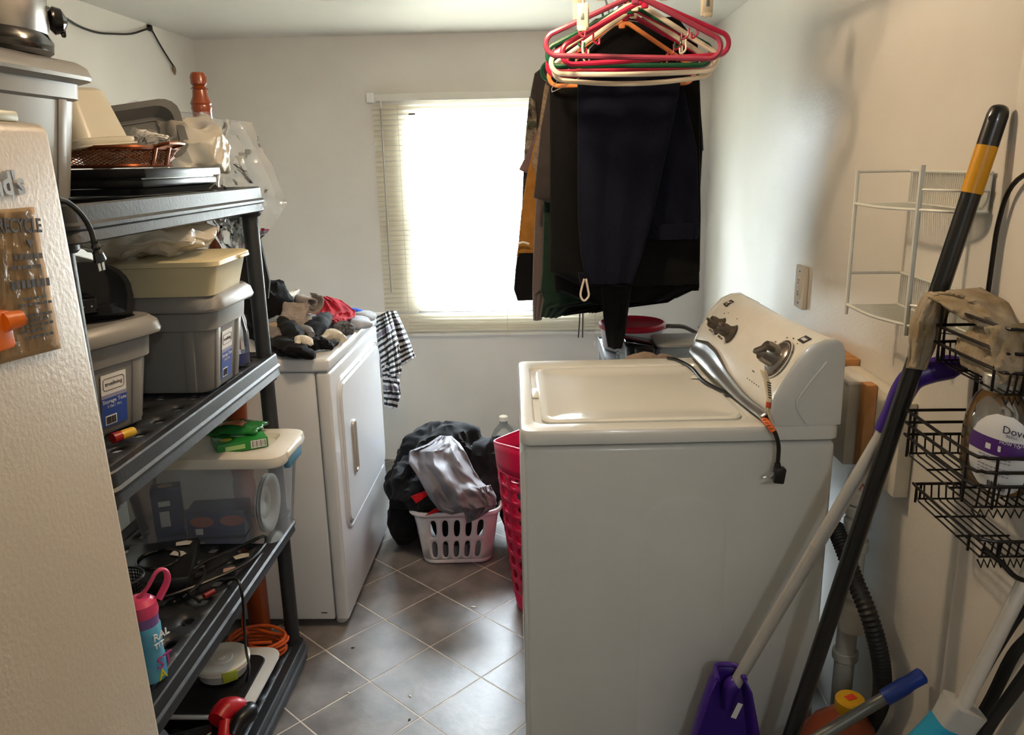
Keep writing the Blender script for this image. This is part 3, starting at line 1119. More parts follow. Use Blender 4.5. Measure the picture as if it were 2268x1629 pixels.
bo = thing('spray_bottle', 'clear bottle with blue liquid standing between tote and shelf post', 'bottle', (-.815, 2.03, .996))
bz = .9965
part('bottle_body', lathe([(.028, 0), (.033, .006), (.033, .09), (.026, .13), (.013, .17), (.012, .19)], 18, (-.815, 2.03, bz)), film('bottle_pet', '#e2e6ea', .08, .05, .2, 10, .3), bo)
part('blue_liquid', lathe([(.026, .004), (.031, .008), (.031, .035)], 18, (-.815, 2.03, bz)), mat('blue_soap', '#1d2c8c', .1), bo)
part('cap', lathe([(.015, .188), (.015, .215), (.011, .225)], 14, (-.815, 2.03, bz)), M_lblw, bo)
mk = thing('glue_stick', 'red and yellow plastic tube lying by the near grey tote', 'tube', at(275, 965, Z=.999))
a, b = at(249, 972, Z=1.006), at(297, 955, Z=1.006)
d = (b - a)
part('cap', cyl(a, a + d * .36, .0105, n=12), mat('red_cap', '#8e1a1c', .35), mk)
part('barrel', tube([a + d * .36, a + d * .92, b], [.0095, .0095, .008], 12, k=1), mat('yellow_tube', '#caa12a', .4, var=.1), mk)
for k, q in enumerate((((300, 975, 1.0), (350, 940, 1.0)),)):
    pass

# ------------------------------------------------------------------ third deck
z3 = .519
cbx = thing('clear_storage_box', 'clear plastic storage box with white lid on shelving unit', 'storage box', (-.925, 2.07, z3))
M_cb = film('clear_box_plastic', '#d2d6da', .3, .2, .1, 12, .2)
part('box', loft([rrect(.38, .165, .03, z3, -.915, 2.025), rrect(.43, .215, .036, z3 + .24, -.91, 2.008)], True, False), M_cb, cbx)
M_lidw = mat('white_lid', '#d5d0c4', .4, var=.03)
LW = ((.43, .205, .036, .226), (.465, .236, .04, .228), (.47, .242, .04, .236), (.465, .238, .04, .255), (.44, .215, .036, .26), (.36, .15, .03, .26), (.34, .13, .03, .25))
li = part('lid', loft([rrect(w_, d_, r_, z3 + z_ + .008, -.91, 2.008) for w_, d_, r_, z_ in LW]), M_lidw, cbx)
part('handle_bump', box(-.715, -.672, 1.94, 2.07, z3 + .24, z3 + .264, .008, 3), M_lidw, li)
part('latch', box(-.692, -.675, 1.95, 2.06, z3 + .213, z3 + .248, .004), mat('latch_blue', '#4c7f97', .4), cbx)

M_navy = mat('navy_card', '#182650', .45, hx2='#23366e', vs=14)
for nm, lb, loc, rz, s in (('card_box', 'navy blue printed snack box standing inside the clear storage box', (-1.05, 2.015, z3 + .004), .35, (.075, .05, .135)), ('card_box', 'navy blue carton lying slanted inside the clear storage box', (-.91, 2.02, z3 + .004), .12, (.155, .085, .075))):
    t = thing(nm, lb, 'box', loc, rz, None, world=False)
    part('carton', box(-s[0] / 2, s[0] / 2, -s[1] / 2, s[1] / 2, 0, s[2], .002), M_navy, t)
    fy = -s[1] / 2 - .0006
    if s[2] > .1:
        part('barcode_panel', box(-.02, .005, fy - .0004, fy, .025, .07), M_lblw, t)
        part('printed_oval', xf(lathe([(1, -.0004), (1, 0)], 20), (.0, 0, s[2] + .0006), sc=(.02, .014, 1)), mat('print_cream', '#a39168', .5), t)
        part('printed_name', box(-.02, .01, fy - .0004, fy, .085, .10), M_lblw, t)
    else:
        for x in (-.035, .045):
            part('printed_oval', xf(lathe([(1, -.0004), (1, 0)], 20), (x, fy, .045), (PI / 2, 0, 0), (.032, .016, 1)), mat('print_red', '#9c4a38', .5), t)
        part('printed_square', box(-.055, -.035, fy - .0004, fy, .008, .026), M_lblw, t)
pl = thing('plate_stack', 'stack of white fluted paper plates standing inside clear storage box', 'plates', (-.79, 2.02, z3 + .003))
M_plt = mat('paper_plate', '#c9c6bd', .6, var=.03)
for k in range(3):
    rr = []
    for r_, h in ((.001, 0), (.045, 0), (.06, .008), (.08, .016)):
        rr.append([Vector((h + .007 * k, r_ * math.cos(2 * PI * j / 60) * (1 + (.012 * (j % 2) if r_ > .055 else 0)), r_ * math.sin(2 * PI * j / 60))) for j in range(60)])
    part('plate', ([Vector((-.79, 2.015, z3 + .088)) + v for v in loft(rr, False, False)[0]], loft(rr, False, False)[1]), M_plt, pl, solid=.0015, sharp=20)

M_grn = mat('green_card', '#1f7a2c', .4, var=.08)
zl = z3 + .2685
gb = thing('crayon_box', 'green cardboard crayon box with barcode on the white lid', 'box', (-.825, 2.005, zl - .009), rz=.55, world=False)
part('carton', box(-.065, .065, -.055, .055, .001, .028, .0015), M_grn, gb)
part('barcode_panel', box(.02, .06, -.0556, -.055, .004, .025), M_lblw, gb)
part('barcode', join(*[box(.023 + .0036 * k, .023 + .0036 * k + (.001 if k % 3 else .002), -.0559, -.0556, .006, .023) for k in range(10)]), M_ink, gb)
part('printed_panel', box(-.045, .005, -.0556, -.055, .008, .02), mat('pale_green', '#9bc07c', .5), gb)
part('printed_leaf', xf(lathe([(1, 0), (1, .0004)], 18), (.01, .01, .028), sc=(.03, .02, 1)), M_lblw, gb)
part('printed_dot', xf(lathe([(1, 0), (1, .0004)], 18), (-.035, -.02, .028), sc=(.015, .012, 1)), mat('print_yellow', '#d3c22e', .5), gb)
gp = thing('snack_packet', 'shiny green snack packet leaning on the green crayon box', 'packet', (-.87, 2.03, zl + .02))
part('pouch', crumple(sheet(lambda u, v: (-.925 + .15 * u, 2.00 + .10 * v, zl + .024 + .016 * math.sin(u * PI) * math.sin(v * PI)), 16, 12), .008, 30, 2), mat('green_foil', '#2c7a3a', .22, var=.2, vs=30), gp, solid=.008)
part('printed_oval', crumple(sheet(lambda u, v: (-.88 + .065 * u, 2.015 + .035 * v, zl + .0405 + .006 * math.sin(u * PI)), 6, 4), .004, 30, 2), mat('print_orange', '#b5683e', .35), gp, solid=.001)

# mesh pencil cup, kids bottle, cords and gadgets
mc = thing('mesh_cup', 'black wire mesh pencil cup behind the kids water bottle', 'cup', (-.905, 1.50, z3))
part('mesh_wall', holed(40, 18, stadium(.72, .72), lambda u, v: (-.905 + .045 * math.cos(2 * PI * u / 40), 1.50 + .045 * math.sin(2 * PI * u / 40), z3 + .003 + v / 18 * .145)), M_blk, mc, sharp=0)
part('rim', tube(ring(.045, z3 + .148, 24, -.905, 1.50), .003, 6, True, 1), M_blk, mc)
part('base', lathe([(.045, 0), (.045, .003)], 24, (-.905, 1.5, z3)), M_blk, mc)

wbx, wby = -.795, 1.368
kb = thing('water_bottle', 'kids water bottle with pink loop lid and colourful print', 'bottle', (wbx, wby, z3))
M_bb = mat('bottle_blue', '#3f93bd', .25, hx2='#6fb8d4', vs=9, transl=.1)
part('bottle_body', lathe([(.027, 0), (.031, .004), (.0315, .05), (.029, .07), (.0315, .09), (.0315, .118), (.028, .124)], 24, (wbx, wby, z3)), M_bb, kb)
part('purple_collar', lathe([(.0295, .122), (.0295, .142), (.026, .145)], 24, (wbx, wby, z3)), mat('bottle_purple', '#7a5c98', .35), kb)
M_pnk = mat('bottle_pink', '#d2476f', .35, var=.04)
part('lid', lathe([(.031, .143), (.032, .15), (.03, .168), (.02, .178), (.001, .18)], 24, (wbx, wby, z3)), M_pnk, kb)
part('loop_handle', tube([(wbx - .01, wby, z3 + .172), (wbx + .012, wby + .008, z3 + .192), (wbx + .03, wby + .02, z3 + .222), (wbx + .042, wby + .03, z3 + .222), (wbx + .044, wby + .032, z3 + .198), (wbx + .028, wby + .02, z3 + .165)], .009, 8, flat=.45), M_pnk, kb)
dn = Vector((.85, -.35, 0)).normalized()
rn = Vector((.35, .85, 0)).normalized()
for s, z, c, sz in (('RAL', .092, '#e9ecef', .022), ('TIT', .075, '#e9ecef', .016), ('ST', .03, '#a33e83', .036), ('A', .006, '#c9c62c', .03)):
    text(s, sz, Vector((wbx, wby, z3 + z)) + dn * .0325 - rn * .008, rn, (0, 0, 1), mat('print' + s, c, .4), kb, depth=.0012)

M_cab = mat('black_cable', '#101010', .4, var=.05)
zc = z3 + .006
solo('power_cable', 'black power cable looped over the third shelf edge', 'cable', tube([(-1.02, 1.66, zc), (-.96, 1.72, zc + .02), (-.90, 1.74, zc + .012), (-.85, 1.78, zc + .03), (-.80, 1.90, zc + .012), (-.765, 1.95, zc + .012), (-.745, 1.90, zc + .012), (-.76, 1.80, zc + .01), (-.83, 1.70, zc + .012), (-.90, 1.64, zc + .01), (-.98, 1.62, zc)], .0045, 7), M_cab)
solo('charger_cable', 'thin black charger cable hanging down from the third shelf', 'cable', tube([at(498, 1290, X=-.80), at(520, 1283, X=-.755), at(531, 1295, X=-.735), at(538, 1330, X=-.73), at(541, 1380, X=-.74), at(545, 1440, X=-.77), at(552, 1480, X=-.80), at(545, 1515, X=-.82)], .0035, 6), M_cab)
gd = thing('black_gadget', 'flat black electronics case among cables on third shelf', 'gadget', (-.93, 1.74, z3))
part('case', xf(box(-.085, .085, -.11, .11, .001, .045, .008), (-.965, 1.77, z3), (0, 0, .3)), M_blk, gd)
part('case_ring', tube(ring(.05, z3 + .047, 20, -.965, 1.77), .004, 6, True, 1), M_blkg, gd)
solo('cable_ends', 'bundle of short black adapter cables beside the black electronics case', 'cable', tube([(-.86, 1.66, zc), (-.83, 1.70, zc + .018), (-.84, 1.74, zc + .03), (-.87, 1.72, zc + .022), (-.85, 1.67, zc + .008), (-.81, 1.64, zc)], .004, 6), M_cab)
for k, (q, r_) in enumerate((((412, 1238), .3), ((400, 1262), -.2), ((535, 1232), .6), ((512, 1262), .2))):
    p_ = at(*q, Z=z3 + .004)
    solo('paper_scrap', ('torn white paper scrap under black cables by the mesh cup', 'curled white paper scrap beside the mesh cup', 'pale paper chip at the foot of clear storage box', 'pinkish paper chip near the third shelf lip')[k], 'paper', xf(bevel(extr([(-.018, -.011), (.016, -.013), (.02, .004), (.004, .013), (-.02, .008)], 0, .0015, 'z'), .0004, 1), (p_.x, p_.y, z3 + (.048 if k < 2 else .003)), (0, 0, r_)), mat('scrap%d' % k, ('#b9b6b0', '#b5b2ad', '#b9b4a8', '#a98f86')[k], .6))
solo('red_marker', 'small dark red plastic piece beneath the third shelf slots', 'marker', cyl(at(452, 1322, Z=z3 + .006), at(474, 1310, Z=z3 + .006), .007, n=10), mat('marker_red', '#7b1a20', .4))

# ------------------------------------------------------------------ bottom deck
z4 = .089
sv = thing('white_tray', 'white plastic tray with black mat on the bottom shelf', 'tray', (-.92, 1.80, z4), rz=.0, world=False)
part('tray_body', loft([rrect(.29, .28, .04, .05, 0, .06), rrect(.31, .30, .045, .06, 0, .06), rrect(.31, .30, .045, .066, 0, .06), rrect(.29, .28, .04, .066, 0, .06)]), mat('tray_white', '#c2c2be', .35), sv)
part('black_mat', loft([rrect(.27, .25, .03, .066, -.012, .045), rrect(.265, .245, .03, .07, -.012, .045)]), M_blk, sv)
part('stand', box(-.12, .12, -.06, .17, .0005, .052, .01), M_blk, sv)
lo = at(490, 1455, Z=.21)
rc = thing('round_container', 'round white lidded food container with green clip on white tray', 'container', (lo.x, lo.y, z4 + .07), world=False)
part('bowl', lathe([(.05, .0005), (.062, .006), (.068, .035)], 32), mat('bowl_clear', '#b9bab6', .3, transl=.2), rc)
part('lid', lathe([(.068, .033), (.074, .034), (.075, .046), (.07, .05), (.055, .049), (.05, .046), (.03, .046), (.028, .049), (.012, .049), (.01, .052), (.001, .053)], 40), M_lidw, rc)
part('green_clip', xf(box(-.02, .02, -.006, .004, .018, .046, .003), (.045, -.06, 0), (0, 0, .62)), mat('clip_green', '#8fa030', .4), rc)

dr = at(510, 1590, Z=.14)
M_dr = mat('drill_red', '#b01420', .35, var=.05)
pdr = thing('cordless_drill', 'red and black cordless drill lying on the bottom shelf', 'drill', (dr.x - .02, dr.y, z4))
h0, h1, h2 = at(543, 1565, Z=.15), at(500, 1575, Z=.16), at(462, 1622, Z=.15)
part('motor_housing', tube([h0 + Vector((0, 0, 0)), h0.lerp(h1, .4), h1, h1.lerp(h2, .5)], [.02, .03, .033, .026], 14, flat=.95), M_dr, pdr)
part('black_grip', tube([h0 + Vector((.012, -.005, 0)), at(552, 1580, Z=.15), at(530, 1598, Z=.15), at(516, 1629, Z=.13)], [.018, .024, .022, .018], 12), M_blk, pdr)
part('red_handle', tube([at(500, 1600, Z=.15), at(497, 1640, Z=.13), at(497, 1675, Z=.12)], [.018, .018, .022], 12), M_dr, pdr)
part('battery_pack', box(dr.x - .10, dr.x - .01, dr.y - .13, dr.y - .07, z4 + .002, z4 + .045, .008), M_blk, pdr)

bx2 = thing('black_console', 'long black electronic unit with buttons in front of white tray', 'electronics', (-.86, 1.66, z4))
part('case', xf(box(-.16, .10, -.055, .055, .001, .058, .006), (-.92, 1.61, z4), (0, 0, .42)), M_blk, bx2)
for k in range(3):
    part('button', xf(lathe([(.007, 0), (.007, .003)], 10), (-.94 + .022 * k, 1.635 + .010 * k, z4 + .058)), M_res, bx2)
part('clip_bar', xf(tube([(-.06, -.03, .062), (-.02, -.045, .07), (.04, -.03, .068), (.07, 0, .062)], .0025, 6), (-.90, 1.63, z4), (0, 0, .42)), M_chr, bx2)
cn = at(395, 1580, Y=1.40)
solo('steel_canister', 'silver striped cylindrical canister at near end of bottom shelf', 'canister', lathe([(.05, 0), (.055, .004), (.055, .16), (.056, .165), (.056, .25), (.052, .262), (.03, .268)], 28, (-.845, 1.38, z4 + .0005)), mat('canister_metal', '#a8acb2', .3, .6, var=.2, vs=3, stretch=(6, 6, 1)))

M_oc = mat('orange_cord', '#c2521c', .45, var=.05)
oc = thing('extension_cord', 'orange extension cord coiled at far end of bottom shelf', 'cord', (-.85, 2.08, z4))
pts = []
r5 = random.Random(3)
for k in range(46):
    a = k * .82
    rr_ = .075 + r5.uniform(-.018, .018)
    pts.append((-.868 + rr_ * math.cos(a) * 1.1, 2.068 + rr_ * math.sin(a) * .62, z4 + .008 + .0013 * k + r5.uniform(0, .006)))
part('coil', tube(pts, .0048, 7, k=3), M_oc, oc)
part('loose_loop', tube([(-.89, 2.06, z4 + .07), (-.875, 2.03, z4 + .10), (-.88, 2.02, z4 + .13), (-.875, 2.02, z4 + .17), (-.87, 2.03, z4 + .2)], .0048, 7), M_oc, oc)
part('plug_end', xf(box(-.02, .02, -.009, .009, 0, .02, .003), (-.885, 2.00, z4 + .07), (0, 0, .5)), M_blk, oc)

# ------------------------------------------------------------------ dryer
M_en = mat('dryer_enamel', '#d3d5d7', .22, var=.015, vs=5, coat=.3)
M_gap = mat('dark_gap', '#2b2a28', .6)
DX, DY0, DY1, DTZ = -.663, 2.348, 3.077, .93
dy = thing('dryer', 'white front loading dryer with laundry heaped on its top', 'dryer', ((DX - 1.36) / 2, (DY0 + DY1) / 2, 0))
part('cabinet', box(-1.36, DX - .047, DY0 + .003, DY1 - .003, .03, .886, .006), M_en, dy)
part('front_panel', box(DX - .044, DX, DY0 + .001, DY1 - .001, .028, .886, .01, 3), M_en, dy)
part('top_panel', box(-1.362, DX + .002, DY0 - .004, DY1 + .004, .8885, DTZ, .011, 3), M_en, dy)
part('inner_frame', box(-1.30, DX - .02, DY0 + .08, DY1 - .08, .06, .89), M_en, dy)
c = [at(746, 838, X=DX), at(834, 772, X=DX), at(850, 1034, X=DX), at(771, 1150, X=DX)]
dya, dyb = (c[0].y + c[3].y) / 2, (c[1].y + c[2].y) / 2
dzb, dzt = (c[2].z + c[3].z) / 2, (c[0].z + c[1].z) / 2


def yzring(cy, cz, w, h, r, x):
    return [Vector((x, p.x, p.y)) for p in rrect(w, h, r, 0, cy, cz, 6)]


cyy, czz, dw, dh = (dya + dyb) / 2, (dzb + dzt) / 2, dyb - dya, dzt - dzb
dd = part('door', loft([yzring(cyy, czz, dw, dh, .05, DX - .004), yzring(cyy, czz, dw, dh, .05, DX + .006), yzring(cyy, czz, dw - .012, dh - .012, .045, DX + .011), yzring(cyy, czz, dw - .06, dh - .06, .03, DX + .012)], False), M_en, dy)
part('door_gap', tube(yzring(cyy, czz, dw + .012, dh + .012, .056, DX + .0005), .004, 6, True, 1), M_en, dy)
part('door_bead', tube(yzring(cyy, czz, dw + .03, dh + .03, .065, DX + .0), .005, 8, True, 1), M_en, dy)
h0, h1 = at(769, 940, X=DX), at(786, 1034, X=DX)
hy, hz, hw, hh = (h0.y + h1.y) / 2, (h0.z + h1.z) / 2, abs(h1.y - h0.y) * .62, abs(h0.z - h1.z)
M_hd = mat('handle_nickel', '#c0bdb5', .25, .5)
hd = part('handle', tube(yzring(hy, hz, hw, hh, .012, DX + .014), .006, 8, True, 1), M_hd, dd)
part('handle_pocket', loft([yzring(hy, hz, hw, hh, .012, DX + .0125), yzring(hy, hz, hw - .01, hh - .01, .01, DX + .0135)], False), M_hd, hd)
for q in ((839, 797, 841, 838), (847, 955, 849, 996)):
    a, b = at(q[0], q[1], X=DX + .004), at(q[2], q[3], X=DX + .004)
    part('hinge', box(DX, DX + .01, a.y - .006, a.y + .006, b.z, a.z, .002), M_gap, dd)
for x in (-.70, -1.3):
    for y in (DY0 + .05, DY1 - .05):
        part('foot', lathe([(.018, 0), (.02, .008), (.012, .012), (.012, .034)], 12, (x, y, 0)), M_lidw, dy)
part('scuff', box(-.755, -.735, DY0 + .0022, DY0 + .003, .055, .058), M_ink, dy)

# ------------------------------------------------------------------ laundry heaped on the dryer
def cloth_mat(name, hx, var=.12, vs=30, bump=.35, bs=260, sheen=.03, hx2=None):
    return mat(name, hx, .9, var=var, vs=vs, bump=bump, bs=bs, sheen=sheen, hx2=hx2, spec=.2)


M_sblk = cloth_mat('sock_black', '#0e0e10')
M_sgry = cloth_mat('sock_grey', '#7d7d80')
M_swht = cloth_mat('sock_white', '#c9c2b4')
M_sbei = cloth_mat('sock_beige', '#a89478')
M_smar = cloth_mat('sock_marled', '#2a2a2c', hx2='#6d6d70', vs=120)
M_stau = cloth_mat('sock_taupe', '#78706a')
TZ = DTZ + .0012


def sock(label, P, R, m, flat=.55, seed=1, amp=.010, name='sock', cat='sock', group='socks heaped on the dryer'):
    """P: (px, py, height above dryer top of the centre line)"""
    pts = [at(q[0], q[1], Z=TZ + q[2]) for q in P]
    V, F = tube(pts, R, 14, k=6, flat=flat, up=(0, 0, 1))
    V, F = crumple((V, F), amp, 26, seed)
    V = [Vector((v.x, v.y, max(v.z, TZ))) for v in V]
    return solo(name, label, cat, (V, F), m, group)


def flop(label, P, s, m, seed, name, cat, fold=.2, sc=12, rz=0, lvl=4, z=None, Y=None, group=None):
    b = at(P[0], P[1], Y=Y) if Y else at(P[0], P[1], Z=TZ)
    return solo(name, label, cat, heap((b.x, b.y, TZ if z is None else z), s, seed, fold, sc, lvl, .55, rz), m, group)


flop('fuzzy black fleece balled up at the rear of dryer top', (597, 690), (.085, .10, .125), cloth_mat('fleece_black', '#0b0b0c', bump=.6, bs=150), 4, 'fleece_hat', 'hat', .32, 14, Y=2.70)
sock('cream sock crumpled between black fleece and ribbed knit', [(600, 690, .07), (622, 668, .095), (640, 655, .105), (660, 644, .11)], [.022, .026, .022, .010], M_swht, .5, 3)
flop('taupe knit base layer crumpled beneath the rolled ribbed sweater', (655, 706), (.09, .11, .05), cloth_mat('knit_taupe', '#8e847c'), 9, 'knit_top', 'sweater', .2, 14, Y=2.66)
kn = thing('ribbed_sweater', 'taupe ribbed knit sweater cuff rolled on the laundry heap', 'sweater', at(655, 700, Y=2.70))
M_rib = mat('ribbed_knit', '#9b9088', .9, var=.15, vs=60, stretch=(1, 1, 6), bump=.5, bs=120, sheen=.2)
cc = at(668, 672, Y=2.70)


def rollf(u, v):
    a = -1.2 + u * 8.2
    r = .012 + .0042 * a
    return cc + Vector((.055 * (1 - 2 * v) * .6 + .9 * r * math.cos(a) + .02, .09 * (v - .5) + .3 * r * math.cos(a), r * math.sin(a) * .95 + .004))


part('rolled_cuff', crumple(sheet(rollf, 44, 8), .005, 30, 2), M_rib, kn, solid=.005)
part('sweater_body', crumple(sheet(lambda u, v: at(632 + 52 * u - 16 * v, 668 + 38 * v + 6 * u, Y=2.67 - .05 * v) + Vector((0, -.02 * math.sin(u * PI), 0)), 16, 14), .014, 16, 8), M_rib, kn, solid=.008)
flop('beige cotton cloth crumpled beside the shelf post on dryer', (612, 715), (.075, .09, .045), M_sbei, 12, 'beige_cloth', 'cloth', .22, 14, Y=2.60)


def cloth(rowsL, nu, nv, bulge, amp, fu, fv, seed, ysag=0):
    """rows of (lx,ly,rx,ry,Y): surface with long folds running along v"""
    n = len(rowsL) - 1
    cen = Vector((0, 0, CH))

    def f(u, v):
        t = v * n
        i = min(int(t), n - 1)
        t -= i
        a, b = rowsL[i], rowsL[i + 1]
        q = [x + (y - x) * t for x, y in zip(a, b)]
        w = (fbm((u * fu * .5, v * fv * .5, seed), 1, 2) * .5)
        d = amp * ((ridge((u * fu + w, v * fv - w, seed), 1, seed) - .45) + .35 * fbm((u * fu * 2.2, v * fv * 2.4, seed), 1, 2))
        p = at(q[0] + (q[2] - q[0]) * u, q[1] + (q[3] - q[1]) * u, Y=q[4] - bulge * math.sin(u * PI))
        return p - (p - cen).normalized() * d + Vector((0, 0, -ysag * math.sin(u * PI)))
    return sheet(f, nu, nv)


def zmin(VF, z):
    return ([Vector((v.x, v.y, max(v.z, z))) for v in VF[0]], VF[1])


solo('red_shirt', 'bright red cotton shirt spread over the laundry heap on dryer', 'shirt', zmin(cloth([(704, 659, 724, 657, 3.02), (688, 672, 756, 666, 2.97), (680, 690, 788, 690, 2.90), (674, 700, 786, 702, 2.84), (722, 710, 770, 708, 2.78), (748, 718, 762, 722, 2.72)], 40, 36, .03, .028, 6, 3, 3), TZ), cloth_mat('red_cotton', '#a5182a'), solid=.004)
flop('white undershirt bunched beneath the red shirt', (720, 712), (.10, .12, .02), cloth_mat('undershirt', '#b9b3ae'), 5, 'undershirt', 'shirt', .18, 12, Y=2.86)
flop('vivid blue shirt peeking from behind the red shirt', (770, 692), (.07, .04, .026), cloth_mat('blue_cotton', '#1c51b8'), 6, 'blue_shirt', 'shirt', .15, 12, Y=3.0)
flop('pale grey folded shirt at the dryer top front edge', (790, 706), (.055, .085, .02), cloth_mat('pale_grey', '#a9afb8'), 7, 'grey_shirt', 'shirt', .16, 14, Y=2.86, rz=.5)
flop('light heather grey shirt next to the striped shorts end', (806, 704), (.05, .07, .022), cloth_mat('heather_grey', '#9ba0a6', hx2='#b8bcc0', vs=160), 8, 'grey_shirt', 'shirt', .16, 14, Y=2.97, rz=.3)
sock('tan ribbed sock lying across front of the red shirt', [(640, 712, .05), (665, 708, .05), (695, 704, .045), (720, 707, .035)], [.018, .026, .024, .012], M_stau, .5, 5)
sock('black crew sock stuffed with another in the heap middle', [(735, 706, .03), (716, 712, .04), (700, 726, .045), (688, 748, .03)], [.02, .036, .04, .024], M_sblk, .75, 6)
sock('long black sock angled toward the shelf post', [(612, 705, .06), (632, 722, .06), (650, 742, .05), (655, 762, .035)], [.024, .034, .034, .022], M_sblk, .7, 7)
sock('black sock lying flat at the near dryer edge', [(600, 772, .014), (630, 780, .014), (660, 786, .014), (672, 788, .012)], [.018, .026, .022, .012], M_sblk, .5, 8, .006)
sock('black sock behind the flat one at near dryer edge', [(610, 752, .03), (640, 764, .035), (672, 778, .03), (690, 784, .018)], [.03, .036, .03, .016], M_sblk, .6, 9)
sock('black sock with loose opening beside the white sock toe', [(690, 768, .02), (712, 758, .028), (730, 764, .02), (742, 757, .012)], [.026, .028, .02, .008], M_sblk, .7, 10, .014)
sock('white sock with rolled opening at front of the heap', [(712, 752, .018), (728, 740, .026), (748, 742, .022), (760, 753, .014)], [.014, .02, .018, .012], M_swht, .8, 11, .008)
sock('grey sock toe poking out of the black socks', [(655, 735, .05), (668, 730, .055), (682, 734, .05), (688, 742, .045)], [.012, .018, .02, .012], M_sgry, .8, 12, .006)
sock('light grey sock heel resting on black socks', [(656, 760, .05), (668, 750, .055), (682, 756, .05), (690, 765, .04)], [.01, .018, .018, .010], M_swht, .7, 13, .006)
sock('marled charcoal sock balled near the pale shirt', [(742, 735, .022), (756, 728, .03), (770, 727, .028), (776, 735, .02)], [.016, .026, .026, .014], M_smar, .9, 14, .01)
sock('blue-grey sock hanging behind the shelf post', [(588, 692, .07), (602, 705, .065), (612, 722, .06)], [.03, .04, .03], cloth_mat('sock_bluegrey', '#8b9299'), .7, 15)
sock('taupe sock heel beneath the blue-grey sock', [(590, 728, .045), (605, 742, .045), (618, 752, .04)], [.03, .036, .02], M_stau, .7, 16)

# ------------------------------------------------------------------ striped shorts hanging off a wall rod at the far dryer end
M_str = bpy.data.materials.new('striped_cotton')
M_str.use_nodes = True
nt = M_str.node_tree
b_ = nt.nodes['Principled BSDF']
b_.inputs['Roughness'].default_value = .9
uvn = nt.nodes.new('ShaderNodeUVMap')
sx_ = nt.nodes.new('ShaderNodeSeparateXYZ')
nt.links.new(uvn.outputs[0], sx_.inputs[0])
ml = nt.nodes.new('ShaderNodeMath')
ml.operation = 'MULTIPLY'
ml.inputs[1].default_value = 13
nt.links.new(sx_.outputs['Y'], ml.inputs[0])
fc = nt.nodes.new('ShaderNodeMath')
fc.operation = 'FRACT'
nt.links.new(ml.outputs[0], fc.inputs[0])
rp_ = nt.nodes.new('ShaderNodeValToRGB')
rp_.color_ramp.interpolation = 'CONSTANT'
nt.links.new(fc.outputs[0], rp_.inputs[0])
rp_.color_ramp.elements[0].color = (*lin('#26282c'), 1)
rp_.color_ramp.elements[1].position = .5
rp_.color_ramp.elements[1].color = (*lin('#c9c9cb'), 1)
rp2 = nt.nodes.new('ShaderNodeValToRGB')
rp2.color_ramp.interpolation = 'CONSTANT'
nt.links.new(sx_.outputs['Y'], rp2.inputs[0])
rp2.color_ramp.elements[0].color = (0, 0, 0, 1)
e = rp2.color_ramp.elements[1]
e.position = .30
e.color = (1, 1, 1, 1)
e2 = rp2.color_ramp.elements.new(.37)
e2.color = (0, 0, 0, 1)
mx_ = nt.nodes.new('ShaderNodeMixRGB')
nt.links.new(rp2.outputs[0], mx_.inputs[0])
nt.links.new(rp_.outputs[0], mx_.inputs[1])
mx_.inputs[2].default_value = (*lin('#7f7b86'), 1)
nt.links.new(mx_.outputs[0], b_.inputs['Base Color'])


def uvgrid(o, nu, nv, v0=0, v1=1):
    me = o.data
    uv = me.uv_layers.new(name='UVMap')
    for p in me.polygons:
        for li_ in p.loop_indices:
            vi = me.loops[li_].vertex_index
            uv.data[li_].uv = ((vi % (nu + 1)) / nu, v0 + (v1 - v0) * (vi // (nu + 1)) / nv)


st = thing('striped_shorts', 'black and white striped shorts hanging beside window at dryer end', 'shorts', at(860, 900, Y=3.3))
o = part('front_leg', cloth([(832, 703, 862, 688, 3.30), (834, 745, 872, 720, 3.29), (844, 800, 884, 770, 3.28), (848, 840, 890, 830, 3.28)], 26, 44, .05, .05, 3, 1.2, 4), M_str, st, solid=.004)
uvgrid(o, 26, 44)
o = part('rear_leg', cloth([(858, 690, 876, 688, 3.36), (868, 720, 890, 716, 3.35), (880, 770, 908, 760, 3.34), (888, 812, 920, 792, 3.34)], 20, 40, .03, .035, 2.5, 1.2, 7), M_str, st, solid=.004)
uvgrid(o, 20, 40, .1, 1)
o = part('gathered_hem', cloth([(846, 800, 868, 806, 3.30), (848, 835, 884, 842, 3.29), (850, 870, 887, 872, 3.29), (852, 900, 878, 908, 3.30)], 24, 36, .05, .05, 3, 3, 2), M_str, st, solid=.004)
uvgrid(o, 24, 36, 0, .6)
ra, rb = at(812, 694, Y=3.34), at(880, 690, Y=3.34)
wr = thing('towel_rod', 'thin white rod holding the striped shorts by the window', 'rod', ra)
part('rod', cyl((XL + .001, 3.34, ra.z - .004), (-.66, 3.34, ra.z - .004), .006, n=10), M_lidw, wr)
part('bracket', cyl((XL + .0005, 3.34, ra.z - .004), (XL + .012, 3.34, ra.z - .004), .02, n=16), M_lidw, wr)
part('end_cap', lathe([(.009, -.008), (.009, .008)], 10, (-.66, 3.34, ra.z - .004)), M_lidw, wr)

# ------------------------------------------------------------------ laundry basket and its heap
BXc, BYc = -.355, 2.985
lb = thing('laundry_basket', 'white plastic laundry basket with slotted sides heaped with clothes', 'basket', (BXc, BYc, 0), rz=.05, world=False)
M_bsk = mat('basket_white', '#d9d6d8', .4, var=.02)
rb_, rt_ = resamp(rrect(.265, .40, .05, 0, n=8), 64), resamp(rrect(.335, .47, .06, 0, n=8), 64)


def pershift(P):
    # start the perimeter walk in the middle of the near side
    k = min(range(len(P)), key=lambda i: (abs(P[i].x) + (10 if P[i].y > 0 else 0)))
    return P[k:] + P[:k]


